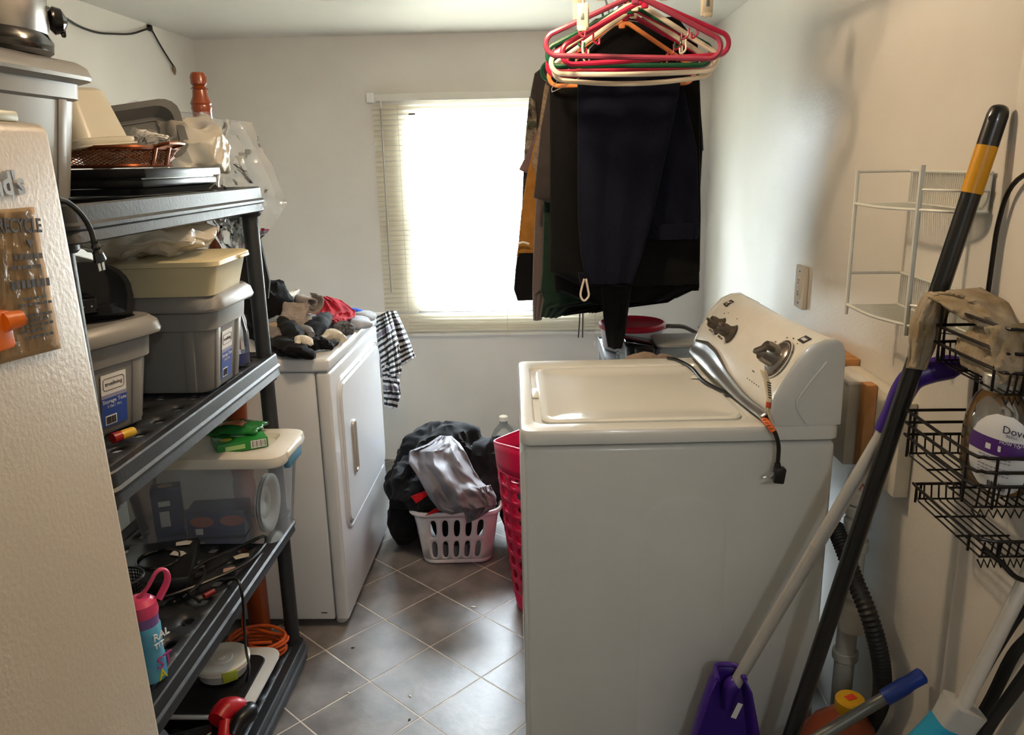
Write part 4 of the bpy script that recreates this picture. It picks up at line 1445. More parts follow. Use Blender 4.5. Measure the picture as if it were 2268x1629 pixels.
rb_, rt_ = pershift(rb_), pershift(rt_)


def bmap(u, v, nx):
    t = (u / nx * 64) % 64
    i = int(t) % 64
    f = t - int(t)
    a = rb_[i].lerp(rb_[(i + 1) % 64], f)
    b = rt_[i].lerp(rt_[(i + 1) % 64], f)
    h = .022 + v / 2 * .185
    k = h / .245
    p = a.lerp(b, k)
    return Vector((p.x, p.y, h))


NX = 32
part('slotted_wall', holed(NX, 2, stadium(.52, .80), lambda u, v: bmap(u - .5, v, NX), lambda i, j: (lambda q: abs(q.x) > .105 and abs(q.y) > .165)(bmap(i, 1, NX))), M_bsk, lb, solid=.004)
R0 = [Vector((p.x, p.y, .0)) for p in rb_]
part('basket_base', loft([[Vector((p.x * .94, p.y * .94, .001)) for p in rb_], [Vector((p.x, p.y, .006)) for p in rb_], [a.lerp(b, .022 / .245) + Vector((0, 0, .022)) for a, b in zip(rb_, rt_)]], True, False), M_bsk, lb, solid=.003)
part('rim', loft([[a.lerp(b, .207 / .245) * k + Vector((0, 0, z)) for a, b in zip(rb_, rt_)] for k, z in ((1, .206), (1.02, .225), (1.06, .236), (1.085, .236), (1.09, .228), (1.085, .222))], False, False), M_bsk, lb, solid=.003)

M_c1 = cloth_mat('jersey_black', '#121214', bump=.2, bs=300)
M_c2 = cloth_mat('jersey_charcoal', '#1d1d21', bump=.2, bs=300)
M_sh = mat('grey_mesh_jersey', '#6a676e', .55, var=.06, vs=20, bump=.12, bs=600, sheen=.1, spec=.35)
G = None
solo('black_pants', 'black sweatpants filling the laundry basket', 'pants', heap((BXc, BYc, .03), (.118, .185, .125), 21, .06, 12, 4, .9), M_c1)
solo('black_shirt', 'black shirt spilling over left rim of laundry basket', 'shirt', heap((BXc - .12, BYc - .07, .215), (.15, .17, .115), 23, .26, 11, 5, .5), M_c1)
solo('charcoal_shorts', 'charcoal shorts bulging over basket rim beside the red tag', 'shorts', heap((BXc - .06, BYc - .16, .235), (.13, .10, .085), 24, .3, 14, 5, .5), M_c2)
solo('black_hoodie', 'black hoodie at back of the heaped laundry basket', 'hoodie', heap((BXc - .06, BYc + .11, .23), (.20, .15, .155), 26, .24, 10, 5, .5), M_c1)
solo('black_leggings', 'black leggings heaped toward the pink hamper', 'leggings', heap((BXc + .165, BYc + .04, .20), (.13, .16, .15), 27, .24, 11, 5, .45), M_c2)
solo('dark_trousers', 'dark trousers trailing from basket side down to floor by dryer', 'trousers', heap((BXc - .215, BYc + .0, .002), (.065, .15, .14), 28, .24, 11, 4, .9), M_c1)
solo('black_jacket', 'black jacket slumped on floor between basket and pink hamper', 'jacket', heap((-.105, 2.90, .002), (.07, .16, .15), 29, .24, 11, 4, .95), M_c1)
solo('white_towel', 'cream towel corner on top of the laundry basket heap', 'towel', zmin(cloth([(985, 968, 1010, 964, 3.10), (990, 985, 1040, 980, 3.06), (1000, 1000, 1052, 1000, 3.03)], 20, 14, .03, .03, 3, 2, 3), .05), cloth_mat('cream_towel', '#b4a89a'), solid=.008)
solo('blue_shirt', 'bright blue shirt glimpsed at back of the basket heap', 'shirt', heap(at(918, 992, Y=3.17), (.05, .03, .022), 3, .2, 14, 3), cloth_mat('blue_cotton', '#1c51b8'))
solo('red_garment', 'red tagged garment poking out under the grey shorts', 'garment', join(cloth([(910, 1100, 945, 1086, 2.735), (922, 1116, 948, 1098, 2.725)], 10, 8, .005, .006, 3, 2, 2), cloth([(962, 1128, 980, 1124, 2.70), (942, 1143, 984, 1130, 2.705)], 10, 8, .005, .006, 3, 2, 4)), cloth_mat('scarlet', '#b3161c'), solid=.004)
gs = thing('grey_shorts', 'shiny grey mesh athletic shorts draped over the laundry basket', 'shorts', at(1000, 1130, Y=2.75))
part('shorts_body', cloth([(975, 966, 1000, 968, 2.98), (945, 986, 1020, 985, 2.90), (908, 1000, 1032, 1005, 2.84), (905, 1025, 1048, 1040, 2.78), (928, 1060, 1068, 1070, 2.73), (950, 1100, 1086, 1085, 2.70), (972, 1130, 1095, 1100, 2.685), (1000, 1140, 1100, 1118, 2.68)], 60, 64, .06, .055, 2.6, 1.7, 5), M_sh, gs, solid=.004)
part('shorts_leg', cloth([(1045, 1085, 1085, 1075, 2.70), (1048, 1110, 1098, 1100, 2.68), (1028, 1132, 1098, 1122, 2.675), (1034, 1160, 1060, 1148, 2.675)], 30, 24, .03, .04, 3, 2, 9), M_sh, gs, solid=.004)
part('waistband', cloth([(966, 970, 1000, 966, 2.965), (978, 985, 1006, 990, 2.945)], 30, 6, .03, .012, 10, .6, 2), M_sh, gs, solid=.006)
part('side_waistband', cloth([(1004, 992, 1026, 998, 2.88), (1010, 1004, 1034, 1016, 2.85)], 20, 5, .02, .012, 8, .6, 6), M_sh, gs, solid=.006)

# ------------------------------------------------------------------ pink hamper and water jug
hm = thing('laundry_hamper', 'hot pink flexible plastic hamper with oval holes beside washer', 'hamper', (.012, 2.505, 0))
M_hp = mat('hot_pink_plastic', '#d8174f', .35, var=.03, transl=.12)
hcx, hcy = .012, 2.505


def hr(z):
    return .12 + .062 * (z / .6) ** .9


def hmap(u, v):
    a = 2 * PI * u / 18
    z = .075 + v / 9 * .455
    return (hcx + hr(z) * math.cos(a), hcy + hr(z) * math.sin(a), z)


def tilted(k, i, j):
    t = 2 * PI * k / 16
    c, s = .66 * math.cos(t), .76 * math.sin(t)
    return (c * .95 + s * .25, s)


part('perforated_wall', holed(18, 9, tilted, hmap), M_hp, hm, solid=.003)
part('base', loft([ring(.110, .001, 36, hcx, hcy), ring(.118, .006, 36, hcx, hcy), ring(hr(.075), .075, 36, hcx, hcy)], True, False), M_hp, hm, solid=.003)


def rimz(a):
    return .585 + .045 * math.cos(a - .9) ** 2


cols = 48
part('upper_band', sheet(lambda u, v: (hcx + hr(.53 + (rimz(2 * PI * u) - .53) * v) * math.cos(2 * PI * u), hcy + hr(.5) * 1.02 * math.sin(2 * PI * u), .53 + (rimz(2 * PI * u) - .53) * v), cols, 4), M_hp, hm, solid=.003)
part('rim_edge', tube([(hcx + hr(.6) * math.cos(a), hcy + hr(.5) * 1.02 * math.sin(a), rimz(a)) for a in [2 * PI * k / cols for k in range(cols)]], .004, 6, True, 1), M_hp, hm)
hc = Vector((hcx - .115, hcy - .115, .53))
for s in (1,):
    part('handle_opening', tube([hc + Vector((.045 * math.cos(t) * .7, -.045 * math.cos(t) * .7, .03 * math.sin(t))) for t in [2 * PI * k / 16 for k in range(16)]], .004, 6, True, 1), M_hp, hm)
solo('hamper_laundry', 'pale and dark laundry inside the pink hamper', 'laundry', heap((hcx, hcy, .012), (.092, .092, .25), 31, .1, 12, 4, .95), cloth_mat('hamper_cloth', '#2a2527', hx2='#a8998f', vs=9, var=.3))

jx, jy = -.203, 3.70
M_jug = film('jug_plastic', '#d5d8d6', .3, .2, .15, 15, .25)
jg = thing('water_jug', 'clear gallon water jug on floor behind the pink hamper', 'jug', (jx, jy, 0))
part('jug_body', lathe([(.06, .001), (.072, .01), (.074, .14), (.07, .18), (.045, .235), (.02, .262), (.019, .285)], 24, (jx, jy, 0)), M_jug, jg)
part('jug_handle', tube([(jx + .03, jy - .02, .255), (jx + .055, jy - .02, .235), (jx + .06, jy - .02, .19)], .009, 8), M_jug, jg)
part('jug_cap', lathe([(.022, .278), (.022, .298), (.018, .301)], 18, (jx, jy, 0)), M_lidw, jg)

# ------------------------------------------------------------------ washer
WZR = .038
M_we = mat('washer_enamel', '#cdd0cd', .25, var=.02, vs=4, coat=.25)
M_wt = M_we
wl = Vector((-.055, 1.657, 0))
ws = thing('washing_machine', 'white top loading washing machine with lid closed and cord on top', 'washer', wl, rz=WZR, world=False)
WM = Matrix.Translation(wl) @ Matrix.Rotation(WZR, 4, 'Z')
WI = WM.inverted()


def wloc(px, py, **k):
    return WI @ at(px, py, **k)


part('cabinet', box(.006, .702, .006, .634, .015, .890, .012, 3), M_we, ws)
part('inner_frame', box(.10, .61, .10, .54, .88, .9), M_we, ws)
part('side_emboss', loft([[Vector((p.x, .0065, p.y)) for p in rrect(.20, .80, .09, 0, .37, .37, 8)], [Vector((p.x, .003, p.y)) for p in rrect(.17, .77, .075, 0, .37, .37, 8)]], False), M_we, ws)
part('front_panel', box(.0, .02, .01, .63, .04, .885, .008), M_we, ws)
cxo, cyo = .354, .32
rings = [rrect(.700, .632, .02, .896, cxo, cyo), rrect(.708, .64, .024, .899, cxo, cyo), rrect(.708, .64, .024, .922, cxo, cyo), rrect(.700, .632, .022, .930, cxo, cyo)]
for w_, d_, r_, z_ in ((.505, .53, .035, .930), (.495, .52, .033, .9285), (.485, .51, .03, .921), (.44, .46, .02, .920)):
    rings.append(rrect(w_, d_, r_, z_, .278, .315))
part('top_panel', loft(rings, True, True), M_wt, ws)
lid = part('lid', loft([rrect(.462, .47, .03, .9205, .283, .312), rrect(.466, .474, .032, .926, .283, .312), rrect(.458, .466, .03, .930, .283, .312), rrect(.43, .438, .026, .930, .283, .312), rrect(.42, .428, .024, .927, .283, .312), rrect(.3, .3, .02, .9262, .283, .312)]), M_wt, ws)
part('lid_catch', box(.034, .056, .28, .36, .9205, .9275, .004), M_we, ws)

# console: profile in x,z swept along y
CP = [(.560, .931), (.552, .955), (.555, .985), (.572, 1.025), (.602, 1.075), (.630, 1.106), (.655, 1.119), (.683, 1.121), (.698, 1.112), (.704, 1.095), (.706, .931)]
M_pan2 = mat('console_panel', '#cdcdc8', .35, var=.02, vs=30)
NYC = 12


def csh(t):
    return -.03 * t - .012 * math.sin(t * PI)


def cpt(k, t, off=0):
    x, z = CP[k]
    return Vector((x + csh(t) * (1 if k < 9 else .0), .02 + t * .60, z))


con = part('console', loft([[cpt(k, j / NYC) for k in range(len(CP))] for j in range(NYC + 1)]), M_pan2, ws)
for y0, y1, t in ((.002, .02, 0), (.62, .638, 1)):
    V = []
    for y, g in ((y0, -.004 if t == 0 else .003), (y0 + .004 if t == 0 else y0, .003), (y1 if t == 0 else y1 - .004, .003), (y1, .003 if t == 0 else -.004)):
        V.append([Vector((x + csh(t) * (1 if k < 9 else 0) + (-g if k < 6 else (g if k > 8 else 0)), y, z + (g if 3 < k < 9 else 0))) for k, (x, z) in enumerate(CP)])
    part('end_cap', loft(V), M_we, ws)
part('cap_groove', tube([(.632, .0005, .935), (.612, .0005, .965), (.608, .0005, .99), (.632, .0005, 1.03), (.665, .0005, 1.075)], .0035, 6), M_we, ws)


# silver wave trim along the lower console front
def trimf(u, v):
    t = u
    s5 = min(1, max(0, (t - .1) / .6))
    hi = 1.1 + 1.5 * s5 * s5 * (3 - 2 * s5) - .5 * max(0, (t - .8) / .2)
    q = v * hi
    i = int(q)
    f = q - i
    a, b = cpt(i, t), cpt(min(i + 1, 8), t)
    p = a.lerp(b, f)
    bul = .015 * math.sin(min(1, v * 1.35) * PI) if v < .75 else 0
    return p + Vector((-.0035 - bul, 0, .0015))


part('silver_trim', sheet(trimf, 40, 10), mat('silver_trim', '#b5b6b6', .28, .85, var=.1, vs=6, stretch=(1, .1, 1)), ws, solid=.002)
# plane of the control panel for placing the knobs
PN = Vector((-.82, -.04, .57)).normalized()
PP = Vector((.60, .32, 1.088))


def pan(px, py, lift=0):
    o3 = WI @ Vector((0, 0, CH))
    d = WI.to_3x3() @ ray(px, py)
    # march the ray to the swept console surface
    best = None
    t = .5
    while t < 3.2:
        p = o3 + d * t
        tt = (p.y - .02) / .60
        if 0 <= tt <= 1:
            xs = csh(tt)
            for k in range(2, 7):
                (x0, z0), (x1, z1) = CP[k], CP[k + 1]
                x0 += xs
                x1 += xs
                if z0 <= p.z <= z1:
                    xx = x0 + (x1 - x0) * (p.z - z0) / (z1 - z0)
                    if p.x >= xx:
                        n = Vector((-(z1 - z0), 0, (x1 - x0))).normalized()
                        return p + n * lift, n
        t += .002
    return PP + PN * lift, PN


M_kn = mat('knob_bronze', '#4c443b', .3, .25, var=.05)


def disc(p, n, r, h, prof=None, ry=None, ng=28):
    q = n.to_track_quat('Z', 'Y').to_matrix().to_4x4()
    pr = prof or [(r, 0), (r, h)]
    V, F = lathe(pr, ng)
    return ([Matrix.Translation(p) @ q @ v for v in V], F)


for px, py, s in ((1588, 716, 1.0), (1614, 733, 1.0)):
    p, n = pan(px + 8, py + 8, .0005)
    part('knob_ring', disc(p, n, .027, .001), M_chr, ws)
    part('knob_mark', disc(p + n * .0011, n, .0245, .0006), M_gap, ws)
    k = part('knob', disc(p, n, 0, 0, [(.022, .001), (.0235, .003), (.022, .007), (.017, .014), (.0175, .028), (.015, .034), (.004, .036)]), M_kn, ws)
    q = n.to_track_quat('Z', 'Y').to_matrix().to_4x4()
    gv = box(-.0185, .0185, -.0045, .0045, .016, .041, .003)
    part('knob_grip', ([Matrix.Translation(p) @ q @ v for v in gv[0]], gv[1]), M_kn, k)
p, n = pan(1724, 795, .0005)
part('dial_plate', disc(p, n, .050, .0012), M_pan2, ws)
part('dial_print', disc(p + n * .0012, n, .047, .0004, [(.047, 0), (.047, .0004)]), mat('dial_print', '#4a3a34', .4), ws)
part('dial_inner', disc(p + n * .0016, n, .042, .0006), mat('dial_clear', '#bdbbb5', .3), ws)
dk = part('timer_dial', disc(p, n, 0, 0, [(.041, .002), (.042, .005), (.037, .009), (.027, .012), (.026, .034), (.023, .042), (.006, .044)]), mat('dial_metal', '#7d7872', .2, .7, var=.05), ws)
q = n.to_track_quat('Z', 'Y').to_matrix().to_4x4()
gv = xf(box(-.029, .029, -.0065, .0065, .026, .052, .004), rot=(0, 0, .5))
part('dial_grip', ([Matrix.Translation(p) @ q @ v for v in gv[0]], gv[1]), M_kn, dk)


def pantext(s, size, px, py, m, r=None, align='CENTER'):
    p, n = pan(px, py, .0008)
    r = Vector((0, -1, 0))
    return text(s, size, p, r, n.cross(r), m, ws, align=align)


M_pt = mat('panel_print', '#55483c', .5)
pantext('LOAD SIZE', .0085, 1574, 735, M_pt)
pantext('WASH TEMP', .0085, 1594, 750, M_pt)
# tiny illegible captions round the dials
for px_, py_, w_ in ((1604, 696, .008), (1613, 695, .006), (1632, 708, .008), (1668, 824, .02), (1717, 759, .014), (1757, 752, .010), (1743, 750, .008), (1765, 763, .010), (1754, 782, .008)):
    q_, m_ = pan(px_, py_, .0006)
    r5_ = Vector((0, -1, 0))
    part('panel_caption', basis(join(*[box(x5 - w_ / 2, x5 - w_ / 2 + .0016, 0, .003, 0, .0004) for x5 in [i5 * .0022 for i5 in range(int(w_ / .0022))]]), q_, r5_, m_.cross(r5_)), M_pt, ws, sharp=0)
for k in range(6):
    p_, n_ = pan(1656 + k * 5, 839 + k * 3.6, .0006)
    qq = n_.to_track_quat('Z', 'Y').to_matrix().to_4x4()
    V, F = xf(lathe([(1, 0), (1, .0006)], 10), sc=(.0012, .0034, 1))
    part('indicator_dash', ([Matrix.Translation(p_) @ qq @ Matrix.Rotation(PI / 2, 4, 'Z') @ v for v in V], F), M_gap, ws)
p_, n_ = pan(1782, 753, .0006)
rr_ = Vector((0, -1, 0))
uu_ = n_.cross(rr_)
bd = part('badge', basis(box(-.018, .018, -.011, .011, 0, .001, .0004), p_, rr_, uu_), M_gap, ws)
part('badge_mark', basis(join(*[box(x5, x5 + .0032, -.0045, .0045 - (.002 if i5 % 2 else 0), .001, .0014) for i5, x5 in enumerate([-.011 + .0046 * j5 for j5 in range(5)])]), p_, rr_, uu_), M_lblw, bd, sharp=0)
p_, n_ = pan(1614, 672, .0006)
bd = part('capacity_badge', basis(box(-.017, .017, -.013, .013, 0, .001, .0004), p_, rr_, uu_), M_gap, ws)
part('badge_stripe', basis(join(box(-.012, .004, -.002, .004, .001, .0013), box(.002, .013, .004, .007, .001, .0013), box(-.004, .008, -.009, -.005, .001, .0013)), p_, rr_, uu_), M_pan2, bd)
for x in (.05, .65):
    for y in (.05, .59):
        part('foot', lathe([(.018, 0), (.02, .006), (.012, .01), (.012, .02)], 12, (x, y, 0)), M_rub, ws)

# loose power cord lying across the lid, plug hanging at the side
WORLDT[ws] = WI
zc_ = .936
cp = [at(1478, 793, Z=zc_), at(1500, 797, Z=zc_), at(1532, 815, Z=zc_), at(1556, 842, Z=zc_), at(1590, 862, Z=zc_), at(1630, 880, Z=zc_), at(1660, 905, Z=zc_), at(1684, 922, Z=zc_), at(1702, 940, Z=.938), at(1716, 958, Y=1.655), at(1724, 985, Y=1.650), at(1724, 1010, Y=1.649), at(1722, 1030, Y=1.648)]
pw = part('power_cord', tube(cp, .0052, 8, flat=.8), M_cab, ws, label='black power cord lying across the lid')
part('warning_sleeve', tube([at(1688, 925, Z=.938), at(1702, 940, Z=.9395), at(1714, 957, Y=1.654)], .0075, 8, flat=.8), mat('sleeve_orange', '#c9602c', .5), pw)
for k in range(4):
    q_ = at(1693 + 5 * k, 931 + 6.5 * k, Z=.945)
    part('sleeve_print', xf(box(-.004, .004, -.0012, .0012, 0, .001), q_), M_ink, pw)
pg = at(1724, 1052, Y=1.646)
part('plug', join(xf(box(-.011, .013, -.012, .012, -.018, .018, .004), pg, (0, .12, 0)), tube([at(1722, 1026, Y=1.648), pg], [.0065, .010], 8, k=1)), M_blk, pw)
for dz in (.008, -.008):
    part('prong', ebox(pg + Vector((-.011, -.004, dz - .004)), pg + Vector((-.028, -.004, dz - .009)), .002, .006, up=(0, 0, 1)), M_chr, pw)
part('ground_pin', cyl(pg + Vector((-.011, .006, -.004)), pg + Vector((-.031, .006, -.009)), .0025, n=8), M_chr, pw)
tg = part('cord_tag', cloth([(1682, 818, 1698, 822, 1.70), (1690, 840, 1706, 850, 1.69), (1698, 880, 1710, 885, 1.67), (1694, 905, 1706, 915, 1.655), (1704, 926, 1716, 938, 1.65)], 6, 24, .002, .003, 2, 3, 3), mat('tag_paper', '#c9bda4', .5, var=.05), ws, solid=.0008)
M_tr = mat('tag_red', '#b2452c', .5)
part('tag_warning_square', cloth([(1697, 890, 1708, 893, 1.655), (1696, 902, 1707, 906, 1.649)], 4, 4, .001, 0, 1, 1, 1), M_tr, tg, solid=.001)
for k in range(7):
    y = 846 + k * 5.5
    part('tag_print', cloth([(1699 + k * .6, y, 1708, y + 2.5, 1.682 - .0045 * k), (1699 + k * .6, y + 2.4, 1708, y + 4.6, 1.680 - .0045 * k)], 4, 1, .001, 0, 1, 1, 1), M_ink, tg, solid=.0008)
solo('paper_slip', 'small white paper slip lying under the black cord on lid', 'paper', (lambda a: ([a + Vector((x, y, z)) for z in (0, .0012) for x, y in ((-.022, -.012), (.022, -.016), (.018, .014), (-.01, .016))], [(0, 1, 2, 3), (7, 6, 5, 4), (0, 4, 5, 1), (1, 5, 6, 2), (2, 6, 7, 3), (3, 7, 4, 0)]))(at(1545, 836, Z=.9305)), M_lblw)

# ------------------------------------------------------------------ metal rack behind the washer and what stands on it
M_rk = mat('rack_steel', '#8f9296', .35, .7, var=.08)
RX0, RX1, RY0, RY1, RZ = .20, .76, 2.37, 2.86, .872
rk = thing('metal_rack', 'grey steel utility rack standing behind the washing machine', 'rack', ((RX0 + RX1) / 2, (RY0 + RY1) / 2, 0))
for x in (RX0 + .012, RX1 - .012):
    for y in (RY0 + .012, RY1 - .012):
        part('leg', box(x - .012, x + .012, y - .012, y + .012, 0, RZ - .002, .002), M_rk, rk)
for z in (.30, RZ):
    s_ = part('shelf', box(RX0, RX1, RY0, RY1, z - .012, z, .002), M_rk, rk)
    part('shelf_rim', join(box(RX0 - .003, RX0, RY0, RY1, z - .03, z + .004), box(RX1, RX1 + .003, RY0, RY1, z - .03, z + .004), box(RX0, RX1, RY0 - .003, RY0, z - .03, z + .004), box(RX0, RX1, RY1, RY1 + .003, z - .03, z + .004)), M_rk, s_)
za = RZ + .001
M_mlk = mat('milky_tub', '#d6d6d8', .35, var=.02, transl=.25)
M_red = mat('red_lid', '#a3182c', .35, var=.1, vs=14)
c = at(1400, 724, Y=2.70)
zt_ = at(1400, 742, Y=2.70 - .11).z
tbx = thing('round_tub', 'round white plastic tub with red lid on the metal rack', 'tub', (c.x, 2.70, za))
part('tub_body', lathe([(.095, 0), (.1, .004), (.108, .075), (.11, .078)], 40, (c.x, 2.70, za)), M_mlk, tbx)
part('lid', lathe([(.111, .072), (.114, .074), (.115, .086), (.107, .092), (.095, .092), (.092, .09), (.001, .0905)], 40, (c.x, 2.70, za)), M_red, tbx)
part('printed_sticker', basis(box(-.02, .02, -.02, .02, 0, .001), Vector((c.x - .065, 2.70 - .083, za + .038)), (.78, -.62, 0), (0, .0, 1)), mat('tub_print', '#8d8b98', .5, var=.3, vs=90), tbx)
b0 = at(1412, 770, Y=2.60)
bxx = thing('black_caddy', 'black plastic box in front of red lidded tub', 'box', (b0.x, 2.53, za))
part('case', loft([rrect(.09, .09, .012, za, b0.x, 2.53), rrect(.10, .10, .014, za + .052, b0.x, 2.53)]), M_blk, bxx)
part('flap', xf(box(-.055, .06, -.052, .052, 0, .008, .002), (b0.x + .0, 2.53, za + .055), (0, .18, 0)), M_blkg, bxx)
M_ccl = film('clear_food_plastic', '#b9c0c2', .35, .15, .1, 10, .25)
c1 = at(1500, 770, Y=2.50)
fc_ = thing('clear_container', 'clear rectangular food container with grey lid and blue clip', 'container', (c1.x, 2.52, za))
part('box', loft([rrect(.13, .13, .02, za, c1.x + .01, 2.53), rrect(.155, .16, .024, za + .056, c1.x + .01, 2.53)], True, False), M_ccl, fc_)
part('lid', loft([rrect(.16, .165, .026, za + .055, c1.x + .01, 2.53), rrect(.166, .17, .028, za + .058, c1.x + .01, 2.53), rrect(.166, .17, .028, za + .066, c1.x + .01, 2.53), rrect(.14, .145, .02, za + .068, c1.x + .01, 2.53)]), mat('lid_grey', '#9a9d9c', .3, var=.03, transl=.2), fc_)
part('blue_clip', box(c1.x + .045, c1.x + .08, 2.438, 2.446, za + .022, za + .045, .003), mat('clip_blue', '#16279a', .3), fc_)
j0 = at(1427, 775, Y=2.455)
jr = thing('glass_jar', 'small glass jar with wide black lid behind tan cloth', 'jar', (j0.x, 2.445, za))
part('jar_body', lathe([(.026, 0), (.028, .004), (.028, .038)], 20, (j0.x, 2.445, za)), film('jar_glass', '#cfd6d6', .12, .04, .1, 10, .3), jr)
part('jar_lid', lathe([(.03, .037), (.031, .039), (.031, .056), (.028, .058)], 24, (j0.x, 2.445, za)), M_blk, jr)
g0 = at(1380, 790, Y=2.43)
solo('drinking_glass', 'small clear ribbed drinking glass at the rack edge', 'glass', loft([ring(.019, za, 20, g0.x, 2.43), ring(.022, za + .05, 20, g0.x, 2.43), ring(.0205, za + .05, 20, g0.x, 2.43), ring(.017, za + .005, 20, g0.x, 2.43)]), film('tumbler_glass', '#d8dfe0', .1, .03, .5, 60, .35))
solo('tan_cloth', 'tan washcloth bunched behind the washer lid', 'cloth', heap((at(1425, 800, Y=2.392).x, 2.394, za), (.062, .02, .034), 41, .22, 22, 4, .6), cloth_mat('tan_terry', '#8d7c6c'))
solo('tan_glove', 'tan work glove curled beside the clear food container', 'glove', heap((at(1470, 798, Y=2.395).x, 2.396, za), (.036, .018, .03), 44, .25, 26, 4, .6), cloth_mat('tan_leather', '#85756a'))
hp = [at(1474, 724, Y=2.78), at(1490, 723, Y=2.78), at(1512, 724, Y=2.78), at(1528, 730, Y=2.78), at(1545, 742, Y=2.76), at(1560, 770, Y=2.74)]
cg = thing('steel_pot', 'steel pot handle rising behind the clear food container', 'pot', (hp[2].x, 2.78, za))
part('pot_handle', tube([Vector((hp[0].x - .03, 2.80, za + .03))] + hp, .008, 10), mat('aged_steel', '#77746e', .3, .8, var=.15), cg)
part('pot_body', lathe([(.05, 0), (.054, .004), (.056, .05), (.058, .052)], 28, (.60, 2.765, za)), mat('aged_steel2', '#84817b', .3, .8, var=.1), cg)

# ------------------------------------------------------------------ clothes rod, hangers, garments
RDX, RDZ = .228, 1.945
M_rod = mat('rod_steel', '#a5a5a3', .3, .8, var=.04)
rd = thing('clothes_rod', 'steel clothes rod hung below ceiling carrying hangers', 'rod', (RDX, 2.1, RDZ))
part('rod', cyl((RDX, 1.45, RDZ), (RDX, 3.12, RDZ), .012, n=14), M_rod, rd)
for y in (1.5, 3.08):
    part('rod_hook', tube([(RDX, y, ZC - .002), (RDX + .02, y, RDZ + .06), (RDX + .02, y, RDZ), (RDX, y, RDZ - .018), (RDX - .018, y, RDZ - .004)], .004, 6), M_rod, rd)


def hanger(label, color, Y, rz=0, dx=0, w=.405, drop=.16, tilt=0, sag=.0, group='empty hangers on rod'):
    m = mat('hanger_' + color, {'magenta': '#a81a3f', 'green': '#0d4a30', 'white': '#d8d0bd', 'orange': '#e08a4e', 'mauve': '#8a3247', 'black': '#161616'}[color], .35, var=.04, coat=.2)
    t = thing('clothes_hanger', label, 'hanger', (RDX + dx, Y, RDZ - .012), world=False, rot=(0, tilt, rz), group=group)
    h = w / 2
    z0 = -.065
    bar = z0 - drop + .03
    R = .026
    P = []
    cxr, czr = h - R, bar + R
    sa_ = math.atan2(czr + R - z0, cxr)          # slope of the shoulder
    for k in range(13):                          # right end: from the shoulder round to the bar
        a_ = math.radians(72) - math.radians(162) * k / 12
        P.append((cxr + R * math.cos(a_), czr + R * math.sin(a_)))
    for k in range(1, 8):
        x_ = cxr - 2 * cxr * k / 8
        P.append((x_, bar - sag * (1 - (x_ / cxr) ** 2)))
    for k in range(13):
        a_ = math.radians(270) - math.radians(162) * k / 12
        P.append((-cxr + R * math.cos(a_), czr + R * math.sin(a_)))
    P += [(-.02, z0 - .004), (0, z0), (.02, z0 - .004)]
    part('frame', tube([(x, 0, z) for x, z in P], .0062, 8, True, 1), m, t)
    part('neck', box(-.009, .009, -.005, .005, z0 - .016, z0 + .006, .004), m, t)
    part('hook', tube([(0, 0, z0), (0, 0, -.03), (.018, 0, -.012), (.024, 0, .008), (.012, 0, .0245), (-.012, 0, .0245), (-.024, 0, .008), (-.022, 0, -.006)], .0034, 7), m, t)
    for s in (-1, 1):
        part('strap_hook', tube([(s * h * .62, 0, z0 - (drop - .06) * .64), (s * h * .62, 0, bar + .05), (s * h * .56, 0, bar + .042), (s * h * .55, 0, bar + .055)], .0026, 6), m, t)
    return t


hanger('dusty mauve plastic hanger frontmost on the rod', 'mauve', 1.990, -.06, -.005, tilt=.05)
hanger('magenta plastic hanger turned toward the right wall', 'magenta', 2.045, .10, .016, tilt=-.05)
hanger('cream white hanger hanging lowest of the empty ones', 'white', 2.080, .03, .0, drop=.185, tilt=0, sag=.004)
hanger('dark green empty hanger between magenta and white hangers', 'green', 2.115, -.03, -.005, drop=.165, tilt=.02)
hanger('magenta plastic hanger behind the green empty hanger', 'magenta', 2.150, .02, -.004, drop=.17, tilt=-.02)
hanger('cream white hanger with bowed bottom bar behind the magenta', 'white', 2.185, -.02, .008, drop=.19, sag=.012)
hanger('magenta hanger nearest the orange trouser hanger', 'magenta', 2.220, .0, -.008, drop=.175)
hanger('orange plastic hanger carrying folded navy sweatpants', 'orange', 2.340, 0, -.006, drop=.19, w=.40)
hanger('dark green hanger inside the charcoal printed shirt', 'green', 2.610, 0, -.015, drop=.15, w=.42)
whr = thing('wire_hanger', 'thin bare wire hanger among the plastic hangers', 'hanger', (RDX, 2.27, RDZ - .012), world=False, rot=(0, 0, .12))
part('frame', tube([(0, 0, -.07), (.1, 0, -.11), (.19, 0, -.15), (.2, 0, -.165), (.18, 0, -.175), (0, 0, -.16), (-.18, 0, -.24), (-.2, 0, -.245), (-.19, 0, -.225), (-.1, 0, -.14)], .0012, 5, True, 3), M_rod, whr)
part('hook', tube([(0, 0, -.07), (0, 0, -.03), (.016, 0, -.012), (.018, 0, .01), (0, 0, .018), (-.018, 0, .008)], .0013, 5), M_rod, whr)

